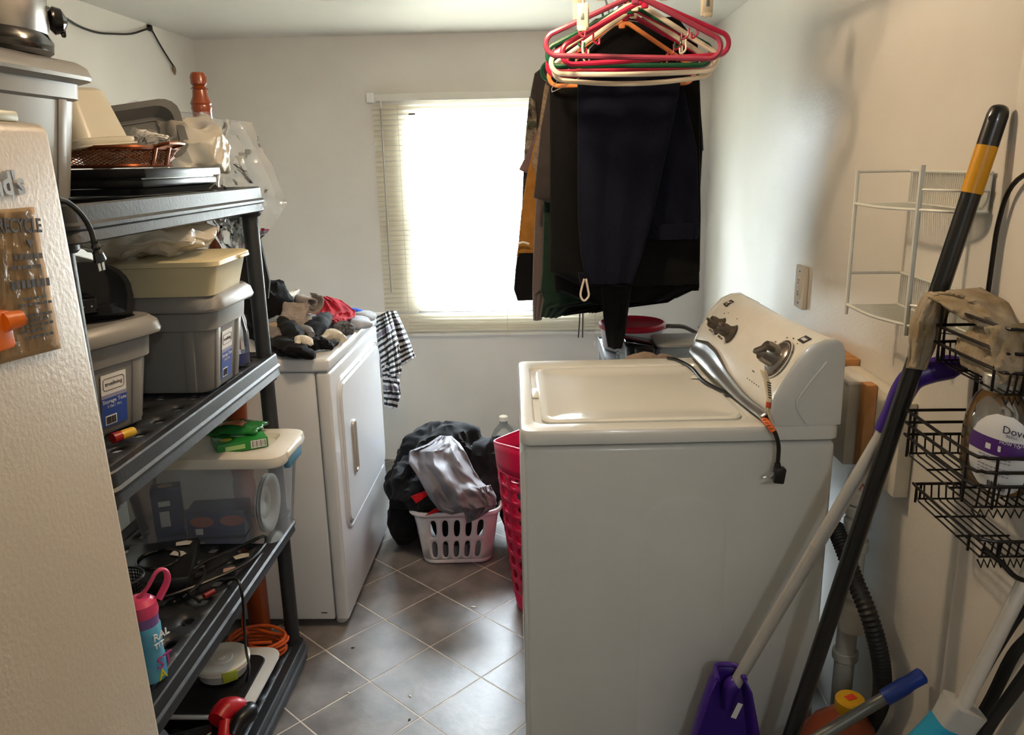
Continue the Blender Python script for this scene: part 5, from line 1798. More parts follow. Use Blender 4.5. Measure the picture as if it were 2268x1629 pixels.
# plastic clip hanger: frame with translucent clips
M_clip = mat('clip_plastic', '#d6cdb6', .3, var=.04, transl=.3)
ch = thing('clip_hanger', 'translucent cream clip hanger with dangling pegs above the hangers', 'clip hanger', (RDX, 2.05, RDZ - .01))
fy = 2.05
part('frame', tube([(.06, fy - .16, 1.905), (.40, fy - .16, 1.905), (.42, fy - .1, 1.905), (.42, fy + .08, 1.905), (.40, fy + .10, 1.905), (.06, fy + .10, 1.905), (.04, fy + .08, 1.905), (.04, fy - .1, 1.905)], .006, 8, True, 3), M_clip, ch)
part('cross_bar', box(RDX - .19, RDX + .19, fy - .012, fy + .002, 1.898, 1.906, .002), M_clip, ch)
part('hanging_hook', tube([(RDX, fy - .005, 1.905), (RDX, fy - .005, 1.93), (RDX + .016, fy - .005, 1.95), (RDX, fy - .005, 1.962), (RDX - .016, fy - .005, 1.95)], .004, 7), M_clip, ch)


def peg(px, py, Y, rz=0):
    p = at(px, py, Y=Y)
    q = part('peg', join(xf(box(-.013, .013, -.008, -.003, -.03, .025, .002), p, (.08, 0, rz)), xf(box(-.013, .013, .003, .008, -.03, .025, .002), p, (-.08, 0, rz)), xf(box(-.010, .010, -.012, -.007, -.034, -.024, .002), p, (0, 0, rz))), M_clip, ch)
    part('peg_spring', xf(box(-.004, .004, -.0085, .0085, -.01, .004, .001), p, (0, 0, rz)), mat('spring_grey', '#6a726e', .4, .5), q)
    part('peg_link', tube([p + Vector((0, 0, .022)), p + Vector((0, 0, .04)), Vector((p.x, p.y, 1.905))], .002, 5, k=1), M_clip, q)


peg(1282, 14, 2.05, .3)
peg(1291, 34, 1.93, -.2)
peg(1566, 5, 2.01, .1)
peg(1330, -30, 2.13)
peg(1470, -30, 2.13)

M_nv = cloth_mat('navy_fleece', '#070a1a', sheen=.02)
M_b1 = cloth_mat('black_cotton', '#070708', sheen=.03)
M_b2 = cloth_mat('black_jersey', '#080809', sheen=.03)
M_gn = cloth_mat('dark_green_fleece', '#16291f', sheen=.1)
M_ch = cloth_mat('charcoal_tee', '#35302f', sheen=.1)
M_bn = mat('brown_thermal', '#574a45', .9, var=.15, vs=90, stretch=(6, 6, 1), bump=.4, bs=160, sheen=.2)
M_tp = cloth_mat('taupe_heather', '#6b5c50', hx2='#83735f', vs=120)
M_mv = cloth_mat('mauve_brown', '#6b5757')
M_tn = cloth_mat('tan_canvas', '#94662c')


def garment(name, label, cat, rows, Y, m, folds=4, amp=.01, seed=1, th=.014, group='garments on the rod', nseg=36):
    return solo(name, label, cat, drape(pxrows(rows, Y, th), Y, nseg, folds, amp, seed, 5), m, group)


npn = thing('navy_sweatpants', 'navy sweatpants folded over orange hanger with white drawstring', 'pants', at(1390, 640, Y=2.320))
part('front_legs', drape(pxrows([(172, 1282, 1505, .010), (180, 1279, 1508, .016), (230, 1279, 1500, .018), (340, 1280, 1476, .018), (480, 1280, 1446, .02), (560, 1286, 1424, .02), (604, 1294, 1408, .02), (628, 1306, 1400, .014)], 2.315), 2.315, 40, 2.5, .008, 2, 6), M_nv, npn)
part('rear_legs', drape(pxrows([(174, 1290, 1508, .008), (200, 1300, 1514, .014), (330, 1330, 1543, .016), (480, 1380, 1548, .016), (528, 1440, 1545, .014)], 2.355), 2.355, 40, 3, .008, 5, 6), M_nv, npn)
part('waistband', drape(pxrows([(496, 1432, 1549, .02), (512, 1436, 1549, .021), (530, 1444, 1546, .02)], 2.355), 2.355, 40, 12, .003, 3, 3), M_nv, npn)
part('drawstring', tube([at(x, y, Y=2.290) for x, y in ((1294, 618), (1288, 640), (1286, 655), (1291, 665), (1297, 665), (1304, 655), (1302, 640), (1298, 618))], .0032, 7), mat('drawstring_white', '#c9bfb2', .8), npn)
part('ankle_cuff', drape(pxrows([(604, 1280, 1300, .012), (626, 1284, 1306, .012)], 2.320), 2.320, 20, 4, .003, 2, 3), M_nv, npn)

garment('black_trousers', 'wide black trousers directly behind the navy sweatpants', 'trousers', [(40, 1320, 1500, .006), (100, 1230, 1545, .014), (190, 1218, 1550, .018), (330, 1218, 1550, .02), (480, 1218, 1552, .02), (600, 1219, 1550, .02), (632, 1285, 1545, .016)], 2.405, M_b1, 4, .008, 3)
garment('black_long_sleeve', 'black long sleeve shirt with one sleeve hanging lowest', 'shirt', [(90, 1250, 1530, .01), (200, 1225, 1550, .018), (330, 1222, 1556, .02), (480, 1225, 1548, .02), (640, 1230, 1549, .02), (668, 1300, 1470, .014)], 2.465, M_b2, 4, .008, 9)
solo('black_sleeve_shirt', 'black thermal shirt whose cuffed sleeve dangles above the washer', 'shirt', join(drape(pxrows([(120, 1320, 1500, .01), (300, 1310, 1490, .016), (560, 1320, 1450, .016), (620, 1330, 1420, .016)], 2.435), 2.435, 28, 3, .006, 3), drape(pxrows([(600, 1328, 1404, .018), (660, 1334, 1396, .018), (700, 1336, 1390, .018), (735, 1340, 1386, .017), (768, 1346, 1378, .016)], 2.425), 2.425, 24, 2, .005, 6)), M_b2, 'garments on the rod')
garment('black_tee', 'black tee with right sleeve flaring toward the wall', 'shirt', [(110, 1240, 1540, .01), (200, 1222, 1548, .016), (300, 1219, 1556, .018), (336, 1219, 1558, .018), (345, 1220, 1549, .018), (560, 1222, 1548, .018), (645, 1230, 1548, .016)], 2.510, M_b1, 4, .008, 12)
garment('charcoal_tee', 'charcoal tee with dropped left sleeve over green sweatshirt', 'shirt', [(130, 1226, 1400, .01), (180, 1218, 1420, .016), (280, 1198, 1430, .018), (400, 1186, 1430, .018), (436, 1182, 1425, .018), (448, 1216, 1420, .016)], 2.550, M_ch, 3, .006, 14)
garment('green_sweatshirt', 'dark green sweatshirt with ribbed cuff left of navy sweatpants', 'sweatshirt', [(140, 1245, 1530, .01), (260, 1215, 1545, .018), (440, 1204, 1546, .02), (600, 1200, 1546, .022), (640, 1196, 1546, .022), (662, 1204, 1500, .02), (680, 1200, 1262, .016), (702, 1197, 1242, .014)], 2.610, M_gn, 4, .008, 17)
garment('taupe_tee', 'taupe heather tee sleeve beside the charcoal tee', 'shirt', [(160, 1212, 1400, .01), (200, 1204, 1410, .014), (300, 1190, 1410, .016), (360, 1178, 1400, .016), (376, 1184, 1400, .016), (500, 1215, 1400, .014)], 2.650, M_tp, 3, .005, 19)
garment('brown_thermal_shirt', 'brown waffle thermal shirt with long cuff hanging', 'shirt', [(170, 1225, 1420, .01), (300, 1200, 1420, .016), (450, 1186, 1420, .018), (560, 1181, 1420, .018), (630, 1179, 1400, .018), (650, 1179, 1215, .016), (690, 1180, 1204, .014), (708, 1181, 1200, .012)], 2.690, M_bn, 3, .006, 21)
garment('black_sweatshirt', 'black sweatshirt cuff between thermal and green sweatshirt', 'sweatshirt', [(180, 1240, 1500, .01), (330, 1215, 1510, .016), (560, 1186, 1530, .018), (640, 1180, 1535, .018), (672, 1200, 1480, .016), (698, 1215, 1262, .014)], 2.730, M_b1, 4, .007, 23)
tj = thing('tan_jacket', 'tan and black windbreaker with pale stripe on the sleeve', 'jacket', at(1170, 665, Y=2.780))
part('tan_sleeve', drape(pxrows([(200, 1215, 1380, .01), (300, 1188, 1390, .018), (380, 1168, 1390, .02), (470, 1154, 1390, .022), (540, 1148, 1390, .022), (566, 1144, 1390, .022)], 2.790), 2.790, 36, 3, .006, 25), M_tn, tj)
part('black_lower_sleeve', drape(pxrows([(558, 1146, 1390, .022), (600, 1141, 1390, .023), (640, 1138, 1390, .022), (664, 1146, 1380, .016)], 2.790), 2.790, 36, 3, .006, 25), M_b1, tj)
part('sleeve_stripe', tube([at(x, y, Y=2.755) for x, y in ((1147, 541), (1158, 537), (1172, 541))], .004, 6), M_lidw, tj)
garment('mauve_tee', 'mauve brown tee sleeve against the bright window', 'shirt', [(180, 1225, 1400, .01), (280, 1192, 1400, .014), (340, 1166, 1390, .016), (374, 1149, 1390, .016), (384, 1172, 1380, .016), (470, 1230, 1380, .014)], 2.840, M_mv, 3, .005, 27)
pr = thing('printed_shirt', 'charcoal shirt with cream newsprint pattern on the sleeve', 'shirt', at(1190, 390, Y=2.890))
part('shirt_body', drape(pxrows([(148, 1200, 1380, .008), (160, 1184, 1390, .014), (200, 1176, 1390, .018), (280, 1166, 1390, .02), (380, 1159, 1390, .02), (460, 1156, 1390, .018), (520, 1180, 1380, .014)], 2.890), 2.890, 40, 3, .005, 29), M_ch, pr)
M_np = cloth_mat('newsprint', '#8d8271', hx2='#2c2724', vs=45)
part('printed_panel', cloth([(1173, 214, 1186, 226, 2.862), (1168, 260, 1190, 262, 2.862), (1163, 310, 1188, 300, 2.862), (1160, 372, 1176, 340, 2.862)], 10, 20, .006, .004, 2, 2, 3), M_np, pr, solid=.002)
for k in range(6):
    part('print_stroke', cloth([(1168 + k * 3, 268, 1170 + k * 3, 268, 2.854), (1170 + k * 3, 282, 1172 + k * 3, 282, 2.854)], 2, 3, 0, 0, 1, 1, 1), mat('print_green', '#26382a', .8), pr, solid=.001)
garment('dark_red_top', 'dark red top whose hem peeks out at the bottom', 'shirt', [(200, 1300, 1450, .01), (400, 1320, 1470, .014), (600, 1410, 1468, .014), (662, 1422, 1466, .012), (674, 1426, 1440, .01)], 2.930, cloth_mat('dark_red', '#4a1218'), 3, .005, 31)
garment('navy_hoodie', 'dark navy hoodie with grey drawstrings at back of rod', 'hoodie', [(190, 1260, 1500, .01), (330, 1240, 1520, .018), (560, 1236, 1530, .02), (650, 1238, 1510, .02), (672, 1290, 1420, .016), (692, 1296, 1322, .012)], 2.980, cloth_mat('navy_dark', '#0b0d18'), 4, .008, 33)
ds = bpy.data.objects['navy_hoodie']
for q in ((1282, 1284, 1281), (1290, 1291, 1290)):
    part('drawstring', tube([at(q[0], 660, Y=2.950), at(q[1], 700, Y=2.950), at(q[2], 748, Y=2.950)], .003, 6), mat('string_grey', '#4a4644', .8), ds)

# ------------------------------------------------------------------ outlet on the right wall
ol = thing('wall_outlet', 'beige double outlet with ground fault buttons on right wall', 'outlet', at(1780, 670, X=XR))
p = at(1780, 636, X=XR)
M_ol = mat('outlet_plate', '#cfc6b4', .4, var=.02)
part('cover_plate', xf(box(-.014, -.0005, -.042, .042, -.064, .064, .003), p), M_ol, ol)
oc_ = part('receptacle', xf(box(-.017, -.012, -.0175, .0175, -.034, .034, .002), p), M_ol, ol)
for dz in (.022, -.022):
    for dyy, hh in ((-.006, .009), (.006, .007)):
        part('slot', xf(box(-.0176, -.0168, dyy - .001, dyy + .001, dz - hh / 2, dz + hh / 2), p), M_gap, oc_)
    part('ground_hole', xf(lathe([(.0025, 0), (.0025, .0008)], 10), p + Vector((-.0172, 0, dz - (.009 if dz > 0 else -.009))), (0, -PI / 2, 0)), M_gap, oc_)
for dz in (.005, -.005):
    part('test_button', xf(box(-.0185, -.0168, -.007, .007, dz - .0032, dz + .0032, .001), p), M_lidw, oc_)
for dz in (.048, -.048):
    part('plate_screw', xf(lathe([(.003, 0), (.003, .001)], 10), p + Vector((-.0142, 0, dz)), (0, -PI / 2, 0)), M_gap, ol)

# ------------------------------------------------------------------ white wire shelf on the right wall
M_ww = mat('white_wire', '#c3c6bf', .35, var=.03)
wsx = thing('wire_shelf', 'white coated two tier wire shelf fixed to right wall', 'shelf', (.74, 1.6, 1.16))
A_ = Vector((.675, 1.77, 0))
B_ = Vector((.703, 1.535, 0))
Cc = Vector((.783, 1.445, 0))
Dd = Vector((.783, 1.765, 0))


def Z_(v, z):
    return Vector((v.x, v.y, z))


part('upright', cyl(Z_(A_, 1.163), Z_(A_, 1.475), .0045, n=8), M_ww, wsx)
part('upright', cyl(Z_(B_, 1.165), Z_(B_, 1.487), .0055, n=8), M_ww, wsx)
for zf, zr in ((1.405, 1.472), (1.185, 1.255)):
    fr_ = [Z_(A_, zf), Z_(A_.lerp(B_, .5), zf - .001) + Vector((-.012, -.01, 0)), Z_(B_, zf), Z_(B_.lerp(Cc, .55), zf) + Vector((-.012, -.012, 0)), Z_(Cc, zf)]
    s_ = part('tier_edge', tube(fr_, .0035, 6), M_ww, wsx)
    Q = catmull(fr_, 14)
    wires = []
    n_ = len(Q)
    for k in range(1, n_ - 1):
        wires.append(tube([Q[k], Vector((.783, Q[k].y, zf)), Vector((.784, Q[k].y, zr))], .0014, 5, k=1))
    for q in wires:
        part('wire', q, M_ww, s_)
    part('back_rail', tube([Z_(A_, zr), Z_(A_.lerp(Dd, .92), zr), Z_(Dd, zr) + Vector((0, -.02, 0)), Vector((.784, 1.6, zr)), Z_(Cc, zr)], .0033, 6), M_ww, wsx)
    part('wall_rail', tube([Z_(Dd, zf), Z_(Cc, zf)], .003, 6, k=1), M_ww, wsx)
    part('front_rail', tube([Z_(B_, zr - .03), Z_(B_.lerp(Cc, .6), zr - .03) + Vector((-.01, -.01, 0)), Z_(Cc, zr - .03)], .003, 6), M_ww, wsx)

# ------------------------------------------------------------------ utility box, pipes and hose behind the washer
ub = thing('utility_box', 'white painted box on the wall behind the washer console', 'box', (.735, 1.86, .80))
part('box', box(.708, .754, 1.80, 1.93, .79, .99, .004), M_board, ub)
part('box_lid', box(.704, .757, 1.796, 1.934, .988, .998, .003), M_wht, ub)
M_pvc = mat('pvc_white', '#bdbab0', .35, var=.08)
pp_ = thing('drain_pipe', 'white plastic drain pipe with couplings behind washer', 'pipe', (.742, 1.76, 0))
part('pipe', cyl((.742, 1.765, .003), (.742, 1.765, .70), .024, n=20), M_pvc, pp_)
for z in (.69, .655, .60, .40, .30):
    part('coupling', lathe([(.028, z - .014), (.031, z - .01), (.031, z + .01), (.028, z + .014)], 20, (.742, 1.765, 0)), M_pvc, pp_)
part('trap_bowl', lathe([(.02, .385), (.038, .395), (.042, .425), (.038, .455), (.028, .465)], 22, (.742, 1.735, 0)), M_pvc, pp_)
wb = thing('white_bottle', 'white plastic bottle with red lettering behind washer corner', 'bottle', (.735, 1.80, .705))
part('bottle', lathe([(.02, .706), (.03, .71), (.032, .75), (.03, .775), (.018, .79), (.016, .80)], 20, (.742, 1.765, 0)), M_pvc, wb)
part('collar', lathe([(.033, .742), (.033, .746)], 20, (.742, 1.765, 0)), M_ol, wb)
text('W2', .026, Vector((.722, 1.741, .752)), (.72, -.55, 0), (0, 0, 1), mat('bottle_red', '#a02a24', .5), wb)
ho = [at(1848, 1165, X=.676), at(1868, 1215, X=.68), at(1893, 1285, X=.688), at(1925, 1365, X=.70), at(1946, 1440, X=.725), at(1954, 1500, X=.745), at(1950, 1555, X=.752), at(1930, 1600, X=.755), at(1905, 1640, X=.755)]
Q = catmull(ho, 16)
rr5 = [(.0205 if k % 2 else .0175) for k in range(len(Q))]
dh_ = thing('drain_hose', 'black corrugated drain hose curving down behind the washer', 'hose', (Q[-1].x, Q[-1].y, 0))
part('hose', tube(Q, rr5, 12, k=1), M_rub, dh_)
part('hose_lower', tube([Q[-1], Q[-1] + Vector((-.01, .02, -.08)), Vector((Q[-1].x - .01, Q[-1].y + .04, .03))], .0185, 12), M_rub, dh_)

# ------------------------------------------------------------------ poles leaning at the right
M_pb = mat('pole_black', '#141414', .3, var=.05, coat=.3)
M_py = mat('pole_yellow', '#c98f12', .35, var=.05)
T = at(2207, 262, X=.763)
Bm = at(1752, 1629, Y=1.47)
d = (Bm - T).normalized()
Fl = T + d * ((.05 - T.z) / d.z)
mpt = thing('push_broom', 'black long handled broom with yellow band leaning on right wall', 'broom', (Fl.x, Fl.y, 0))
y0, y1 = T - d * .0, T + d * .035
L_ = lambda s: T + d * s
part('handle', cyl(L_(.12), L_((Fl - T).length), .0165, n=18), M_pb, mpt)
part('yellow_band', cyl(L_(.045), L_(.125), .0175, n=18), M_py, mpt)
part('end_grip', tube([L_(-.022), L_(-.018), L_(-.005), L_(.046)], [.005, .013, .017, .0175], 18, k=3), M_pb, mpt)
part('hang_hole', xf(lathe([(.0055, -.0005), (.0055, .0005)], 14), L_(.0) + Vector((-.0135, -.0105, 0)), (0, -PI / 2, .66)), M_pb, mpt)
part('broom_block', box(Fl.x - .15, Fl.x + .12, Fl.y - .03, Fl.y + .03, .05, .085, .008), M_blk, mpt)
br = part('bristles', box(Fl.x - .145, Fl.x + .115, Fl.y - .026, Fl.y + .026, .001, .052, .003), mat('bristle', '#3a3631', .8, var=.3, vs=200, stretch=(1, 1, .1)), mpt)

M_al = mat('pole_aluminium', '#c3c1bb', .3, .45, var=.05)
M_pu = mat('purple_plastic', '#381a7c', .35, var=.05)
p1, p0 = at(1962, 950, Y=1.475), at(1626, 1520, Y=1.555)
dp = thing('long_handled_dustpan', 'purple lobby dustpan with silver pole leaning before the washer', 'dustpan', (p0.x - .02, p0.y, 0))
part('pole', cyl(p1, p0 + (p0 - p1) * .02, .0138, n=16), M_al, dp)
pm = p1.lerp(p0, .42)
part('pole_joint', cyl(pm, pm + (p0 - p1).normalized() * .006, .0145, n=16), M_al, dp)
gpts = [p1 + (p0 - p1) * .01, at(1984, 905, Y=1.468), at(2000, 868, Y=1.46), at(2022, 838, Y=1.455), at(2060, 822, Y=1.45), at(2105, 813, Y=1.445), at(2142, 804, Y=1.44)]
part('grip', tube(gpts, [.0165, .0185, .0195, .020, .0205, .020, .009], 16, flat=1.15), M_pu, dp)
tq = p0 + (p0 - p1).normalized() * .0


def scoop(x0, x1, ya, yb, z):
    return [Vector((x0, ya, z)), Vector((x0, yb, z)), Vector((x1, yb, z)), Vector((x1, ya, z))]


SX0, SYc = tq.x - .015, 1.555
prof_ = [(.0, .03, .05, .40), (.0, .044, .06, .37), (-.004, .064, .075, .29), (-.01, .095, .085, .15), (-.02, .11, .09, .0025)]
V, F = [], []
outer = []
for dx_, hw_, dep, z in prof_:
    outer.append([Vector((SX0 + dx_ - hw_, SYc - dep * .6, z)), Vector((SX0 + dx_ - hw_ * .8, SYc + dep * .35, z)), Vector((SX0 + dx_, SYc + dep * .5, z)), Vector((SX0 + dx_ + hw_ * .8, SYc + dep * .35, z)), Vector((SX0 + dx_ + hw_, SYc - dep * .6, z))])
part('scoop', loft(outer, False, False, closed=False), M_pu, dp, solid=.004)
part('scoop_floor', loft([[Vector((SX0 - .13, SYc - .055, .0025)), Vector((SX0 - .105, SYc + .04, .0025)), Vector((SX0 + .065, SYc + .04, .0025)), Vector((SX0 + .09, SYc - .055, .0025))], [Vector((SX0 - .13, SYc - .055, .006)), Vector((SX0 - .105, SYc + .04, .006)), Vector((SX0 + .065, SYc + .04, .006)), Vector((SX0 + .09, SYc - .055, .006))]]), M_pu, dp)
part('scoop_rim', tube([v for v in outer[0]], .006, 8, k=3), M_pu, dp)
part('pole_socket', tube([p0 - (p0 - p1).normalized() * .01, Vector((SX0 + .008, SYc, .36)), Vector((SX0 + .004, SYc + .01, .30))], [.017, .0185, .012], 12), M_pu, dp)
part('care_sticker', xf(box(-.006, .006, -.001, .0, -.02, .02), at(1632, 1575, Y=1.535), (0, .35, 0)), M_lblw, dp)

q0, q1 = at(2047, 1494, X=.772), at(1822, 1629, Y=1.43)
d5 = (q1 - q0).normalized()
q2 = q0 + d5 * ((.02 - q0.z) / d5.z)
bm_ = thing('short_mop', 'grey pole with blue rubber grip leaning low on wall', 'mop', (q2.x, q2.y, 0))
part('pole', cyl(q0 + d5 * .06, q0 + (q1 - q0) * 1.25, .0125, n=14), mat('pole_grey', '#6f726f', .35, .5), bm_)
part('blue_grip', tube([q0, q0 + d5 * .006, q0 + d5 * .035, q0 + d5 * .05, q0 + d5 * .095], [.009, .0165, .0155, .0175, .017], 14, k=3), mat('grip_blue', '#1c3f9e', .45), bm_)
q3 = q0 + (q1 - q0) * 1.25
part('pole_lower', cyl(q3, Vector((q3.x - .1, q3.y, .012)), .0125, n=14), mat('pole_grey', '#6f726f', .35, .5), bm_)
jj = at(1888, 1600, Y=1.575)
oj = thing('orange_jug', 'translucent orange jug with yellow cap on floor by the wall', 'jug', (.685, 1.57, 0))
M_oj = mat('orange_jug_plastic', '#8e4326', .3, var=.08, trans=.25)
part('jug_body', loft([rrect(.14, .11, .03, .001, .655, 1.575), rrect(.15, .12, .035, .01, .655, 1.575), rrect(.15, .12, .035, .20, .655, 1.575), rrect(.12, .10, .03, .25, .675, 1.575), rrect(.05, .05, .024, .29, .683, 1.575)]), M_oj, oj)
part('yellow_cap', lathe([(.031, .285), (.033, .288), (.033, .312), (.029, .317), (.001, .318)], 24, (.684, 1.575, 0)), mat('cap_yellow', '#c79a1c', .35), oj)
part('cap_print', xf(box(-.012, .012, -.008, .008, 0, .001), (.684, 1.575, .318), (0, 0, .4)), mat('cap_red', '#d2402a', .5), oj)

e0, e1 = at(2290, 1250, Y=1.14), at(2128, 1572, Y=1.12)
sp = thing('spray_mop', 'silver pole mop with teal and grey body by the wall', 'mop', (e1.x - .05, 1.12, 0))
ed = (e1 - e0).normalized()
part('pole', cyl(e0 - ed * .02, e1, .0118, n=14), M_al, sp)
part('grey_collar', xf(loft([rrect(.056, .05, .012, -.022), rrect(.06, .054, .012, .022)]), e1 + ed * .012, (0, .42, 0)), mat('collar_grey', '#a4a5a2', .4), sp)
part('teal_body', xf(loft([rrect(.075, .06, .02, -.20), rrect(.085, .065, .022, -.08), rrect(.064, .056, .014, -.03), rrect(.06, .052, .012, -.012)]), e1 + ed * .018, (0, .42, 0)), mat('teal_plastic', '#1b87ad', .35), sp)
el = e1 + ed * .22
part('lower_pole', cyl(el, Vector((el.x - .12, el.y, .05)), .0118, n=14), M_al, sp)
part('mop_head', box(el.x - .26, el.x + .02, el.y - .05, el.y + .05, .001, .05, .01), mat('mop_head_teal', '#2a7d99', .5), sp)
bs_ = thing('black_cables', 'bundle of black straps hanging down beside the silver mop pole', 'cables', at(2200, 1620, X=.77))
for k, P in enumerate((((2280, 1330), (2230, 1405), (2185, 1480), (2140, 1570), (2120, 1640)), ((2290, 1400), (2245, 1450), (2200, 1540), (2150, 1629), (2130, 1680)), ((2290, 1470), (2240, 1540), (2190, 1610), (2150, 1690)))):
    part('strap', tube([at(*q, X=.765 - .008 * k) for q in P], (.010, .013, .014)[k], 8, flat=.45), M_rub, bs_)

# ------------------------------------------------------------------ black wire caddy on the near wall
M_cw = mat('caddy_wire', '#1a1512', .35, .4, var=.1)
cx1 = .772
cd_ = thing('shower_caddy', 'black wire caddy with three baskets hanging on near wall', 'caddy', (cx1, 1.27, .88))
rod = .0042
fpts = [(cx1, 1.392, .905), (cx1, 1.392, 1.30), (cx1, 1.386, 1.40), (cx1, 1.36, 1.455), (cx1, 1.30, 1.48), (cx1, 1.22, 1.48), (cx1, 1.165, 1.455), (cx1, 1.14, 1.40), (cx1, 1.135, 1.30), (cx1, 1.135, .905)]
part('back_frame', tube(fpts, rod, 7), M_cw, cd_)


def basket(name, x0, ya, yb, zf, zts, nw=8, loops=True):
    rr0 = []
    for k, z in enumerate(zts):
        rr0.append(tube([(cx1 + .004, yb, z), (x0 + .015, yb, z), (x0 + .004, yb - .004, z), (x0, yb - .015, z), (x0, ya + .03, z), (x0 + .012, ya + .008, z), (x0 + .03, ya, z), (cx1 + .004, ya, z)], .0028, 6, k=2))
    b = part(name, rr0[0], M_cw, cd_)
    for q in rr0[1:]:
        part('rail', q, M_cw, b)
    fw_ = []
    for k in range(nw):
        x = x0 + .008 + (cx1 - x0 - .012) * k / (nw - 1)
        zz_ = zts[-1]
        fw_.append(tube([(x, yb + .001, zz_), (x, yb - .003, zf + .004), (x, yb - .012, zf), (x, ya + .012, zf), (x, ya + .003, zf + .004), (x, ya - .001, zz_)], .0017, 5, k=1))
    for q in fw_:
        part('floor_wire', q, M_cw, b)
    cross = [tube([(x0 + .004, yb - (yb - ya) * t, zf + .002), (cx1, yb - (yb - ya) * t, zf + .002)], .002, 5, k=1) for t in (.02, .35, .67, .98)]
    for q in cross:
        part('cross_wire', q, M_cw, b)
    zig = []
    for k in range(9):
        x = x0 + (cx1 - x0) * k / 9
        w_ = (cx1 - x0) / 9
        zig += [Vector((x, ya, zf)), Vector((x + w_ / 2, ya - .004, zf - .012))]
    part('zigzag_edge', tube(zig, .0018, 5, k=1), M_cw, b)
    for px_, py_ in ((x0, yb - .015), (x0, ya + .03), (x0 + .03, ya), (x0 + .015, yb)):
        part('corner_post', tube([(px_, py_, zts[0]), (px_, py_, zf)], .0024, 5, k=1), M_cw, b)
    return b


basket('upper_basket', .690, 1.17, 1.392, 1.150, (1.252, 1.215, 1.185))
basket('middle_basket', .655, 1.15, 1.392, .975, (1.058, 1.035, 1.012))
basket('lower_tray', .680, 1.16, 1.392, .885, (.915,), 7)
part('soap_hook', tube([(.69, 1.165, .90), (.70, 1.135, .895), (.72, 1.12, .875), (.75, 1.12, .87), (.765, 1.13, .885)], .004, 6), M_cw, cd_)

# refill bottle in the caddy
btl = thing('refill_bottle', 'clear refill bottle with amber soap and white purple label', 'bottle', (.728, 1.265, .98))
bcx, bcy, bz0 = .729, 1.236, .979
PR = [(.055, .0), (.068, .006), (.075, .03), (.077, .08), (.072, .115), (.056, .145), (.031, .165), (.028, .17)]
M_bt = film('refill_plastic', '#d8d2c4', .1, .06, .15, 10, .3)


def brings(PR_, kx=.52, ky=1.0, dz=0, s=1):
    return [[Vector((bcx + r_ * kx * s * math.cos(2 * PI * k / 28), bcy + r_ * ky * s * math.sin(2 * PI * k / 28), bz0 + z + dz)) for k in range(28)] for r_, z in PR_]


part('bottle_body', loft(brings(PR)), M_bt, btl)
part('amber_soap', loft(brings([(.054, .003), (.067, .008), (.074, .03), (.076, .06), (.076, .062)], s=.96)), mat('amber_soap', '#b57f1c', .1, trans=.45, var=.05, ior=1.35), btl)
part('silver_cap', lathe([(.03, .163), (.031, .166), (.0305, .188), (.027, .192), (.001, .193)], 28, (bcx, bcy, bz0)), mat('cap_silver', '#b9b9b4', .35, .6, var=.1, vs=150), btl)
# oval label curved on the side that faces the camera
an = math.atan2(-.80, -.62)


def lab(u, v, lift=.0):
    """u -1..1 around, v 0..1 up"""
    z = .008 + v * .128
    # radius by profile
    for (r0, z0_), (r1, z1_) in zip(PR, PR[1:]):
        if z0_ <= z <= z1_:
            r_ = r0 + (r1 - r0) * (z - z0_) / max(1e-6, z1_ - z0_)
            break
    a = an + u * .95
    return Vector((bcx + (r_ * .52 + lift) * math.cos(a), bcy + (r_ + lift) * math.sin(a), bz0 + z))


def oval(v0, v1, lift, n=22, nv=16):
    def f(u, v):
        vv = v0 + (v1 - v0) * v
        hw_ = math.sqrt(max(.0, 1 - (2 * vv - 1) ** 2)) ** .8
        return lab((2 * u - 1) * hw_, vv, lift)
    return sheet(f, n, nv)


M_lw = mat('refill_label_white', '#cfd2d4', .4)
L5 = part('label', oval(.01, .99, .0012), M_lw, btl)
part('purple_band', oval(.50, .70, .0020, 22, 6), mat('label_purple', '#4a2470', .4), L5)


def lt5(s, size, u, v, m):
    p_ = lab(u, v, .0026)
    r_ = (lab(u + .1, v, .0026) - lab(u - .1, v, .0026)).normalized()
    n5 = Vector((math.cos(an + u * .95), math.sin(an + u * .95), 0))
    return text(s, size, p_, r_, n5.cross(r_), m, L5, depth=.0002)


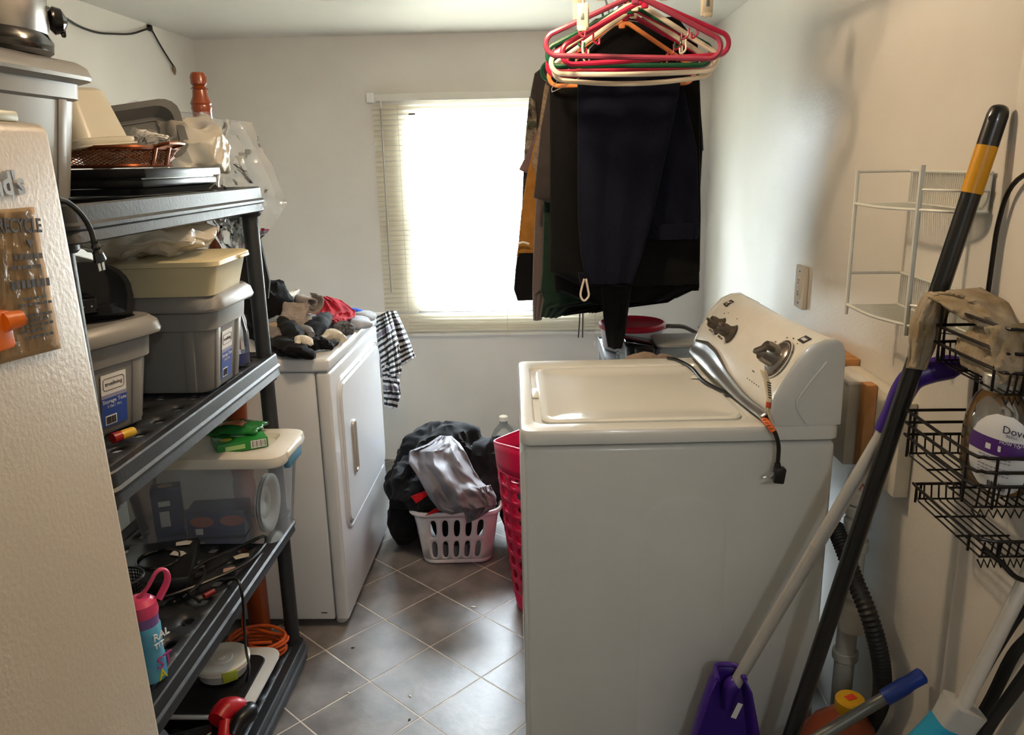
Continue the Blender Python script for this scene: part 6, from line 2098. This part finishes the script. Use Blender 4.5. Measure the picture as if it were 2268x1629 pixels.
lt5('Dove', .017, -.06, .80, mat('label_navy', '#2a2a4a', .5))
lt5('REFILL', .006, .06, .755, M_lbls)
lt5('HOW TO', .0075, -.1, .665, M_lw)
lt5('USE', .0075, .42, .665, M_lw)
for k in range(6):
    v = .46 - k * .042
    if k in (2,):
        continue
    part('small_print', join(*[sheet(lambda a, b, u=u, v=v: lab(u + a * .09, v + b * .016, .0022), 2, 1) for u in [-.62 + .115 * i for i in range(8)]]), M_lbls, L5)
part('bottle_icon', sheet(lambda a, b: lab(-.45 + a * .14, .555 + b * .07, .0028), 3, 2), M_lw, L5)
part('bottle_icon', sheet(lambda a, b: lab(-.12 + a * .08, .56 + b * .07, .0028), 3, 2), M_lw, L5)
part('barcode', join(*[sheet(lambda a, b, u=u: lab(u + a * (.018 if int(u * 100) % 2 else .03), .06 + b * .10, .0026), 1, 2) for u in [-.28 + .05 * i for i in range(11)]]), M_ink, L5)

# rag in the upper basket, hanging over its far end
M_rag = cloth_mat('plaid_rag', '#8a7758', hx2='#a69a86', vs=18, bump=.5, bs=140)
rg = thing('cleaning_rag', 'tan plaid cleaning rag draped over the upper caddy basket', 'rag', at(2030, 820, Y=1.40))
part('hanging_fold', cloth([(2062, 648, 2130, 655, 1.400), (2040, 660, 2100, 690, 1.402), (2018, 715, 2088, 720, 1.405), (2014, 760, 2074, 765, 1.405), (2010, 816, 2048, 820, 1.405)], 26, 34, .02, .018, 1.8, 1.5, 3), M_rag, rg, solid=.006)
part('top_fold', cloth([(2048, 652, 2170, 640, 1.40), (2075, 668, 2230, 672, 1.36), (2110, 690, 2260, 720, 1.32), (2150, 715, 2268, 750, 1.29)], 34, 26, .03, .02, 2, 2, 6), M_rag, rg, solid=.006)
part('bunched_fold', heap((.735, 1.285, 1.158), (.036, .085, .05), 7, .28, 26, 4, .5), M_rag, rg)
part('front_flap', cloth([(2180, 725, 2275, 715, 1.215), (2195, 760, 2285, 750, 1.205), (2205, 810, 2290, 800, 1.20), (2212, 828, 2290, 830, 1.20)], 20, 22, .02, .015, 2, 1.5, 9), M_rag, rg, solid=.006)

# ------------------------------------------------------------------ bits of debris on the floor
for k, (q, m_, lb_) in enumerate((((1048, 1346), M_lidw, 'curled pale wood chip on the slate floor near hamper'), ((786, 1340), M_lidw, 'tiny white crumb beside the dryer front corner'), ((908, 1543), M_lidw, 'white lint fleck in middle of the slate floor'), ((782, 1436), M_blk, 'black speck of dirt on floor before the shelving unit'), ((907, 1595), M_blk, 'black curled scrap on the slate floor by washer'), ((772, 1536), M_lidw, 'white flake lying on a pale grout line'))):
    p_ = at(*q, Z=0)
    r_ = .006 if k == 0 else .004
    solo('floor_debris', lb_, 'debris', heap((p_.x, p_.y, .0006), (r_ * 1.6, r_ * .7, r_ * .35), k, .3, 200, 2, .6, k * 1.1), m_, 'floor debris')
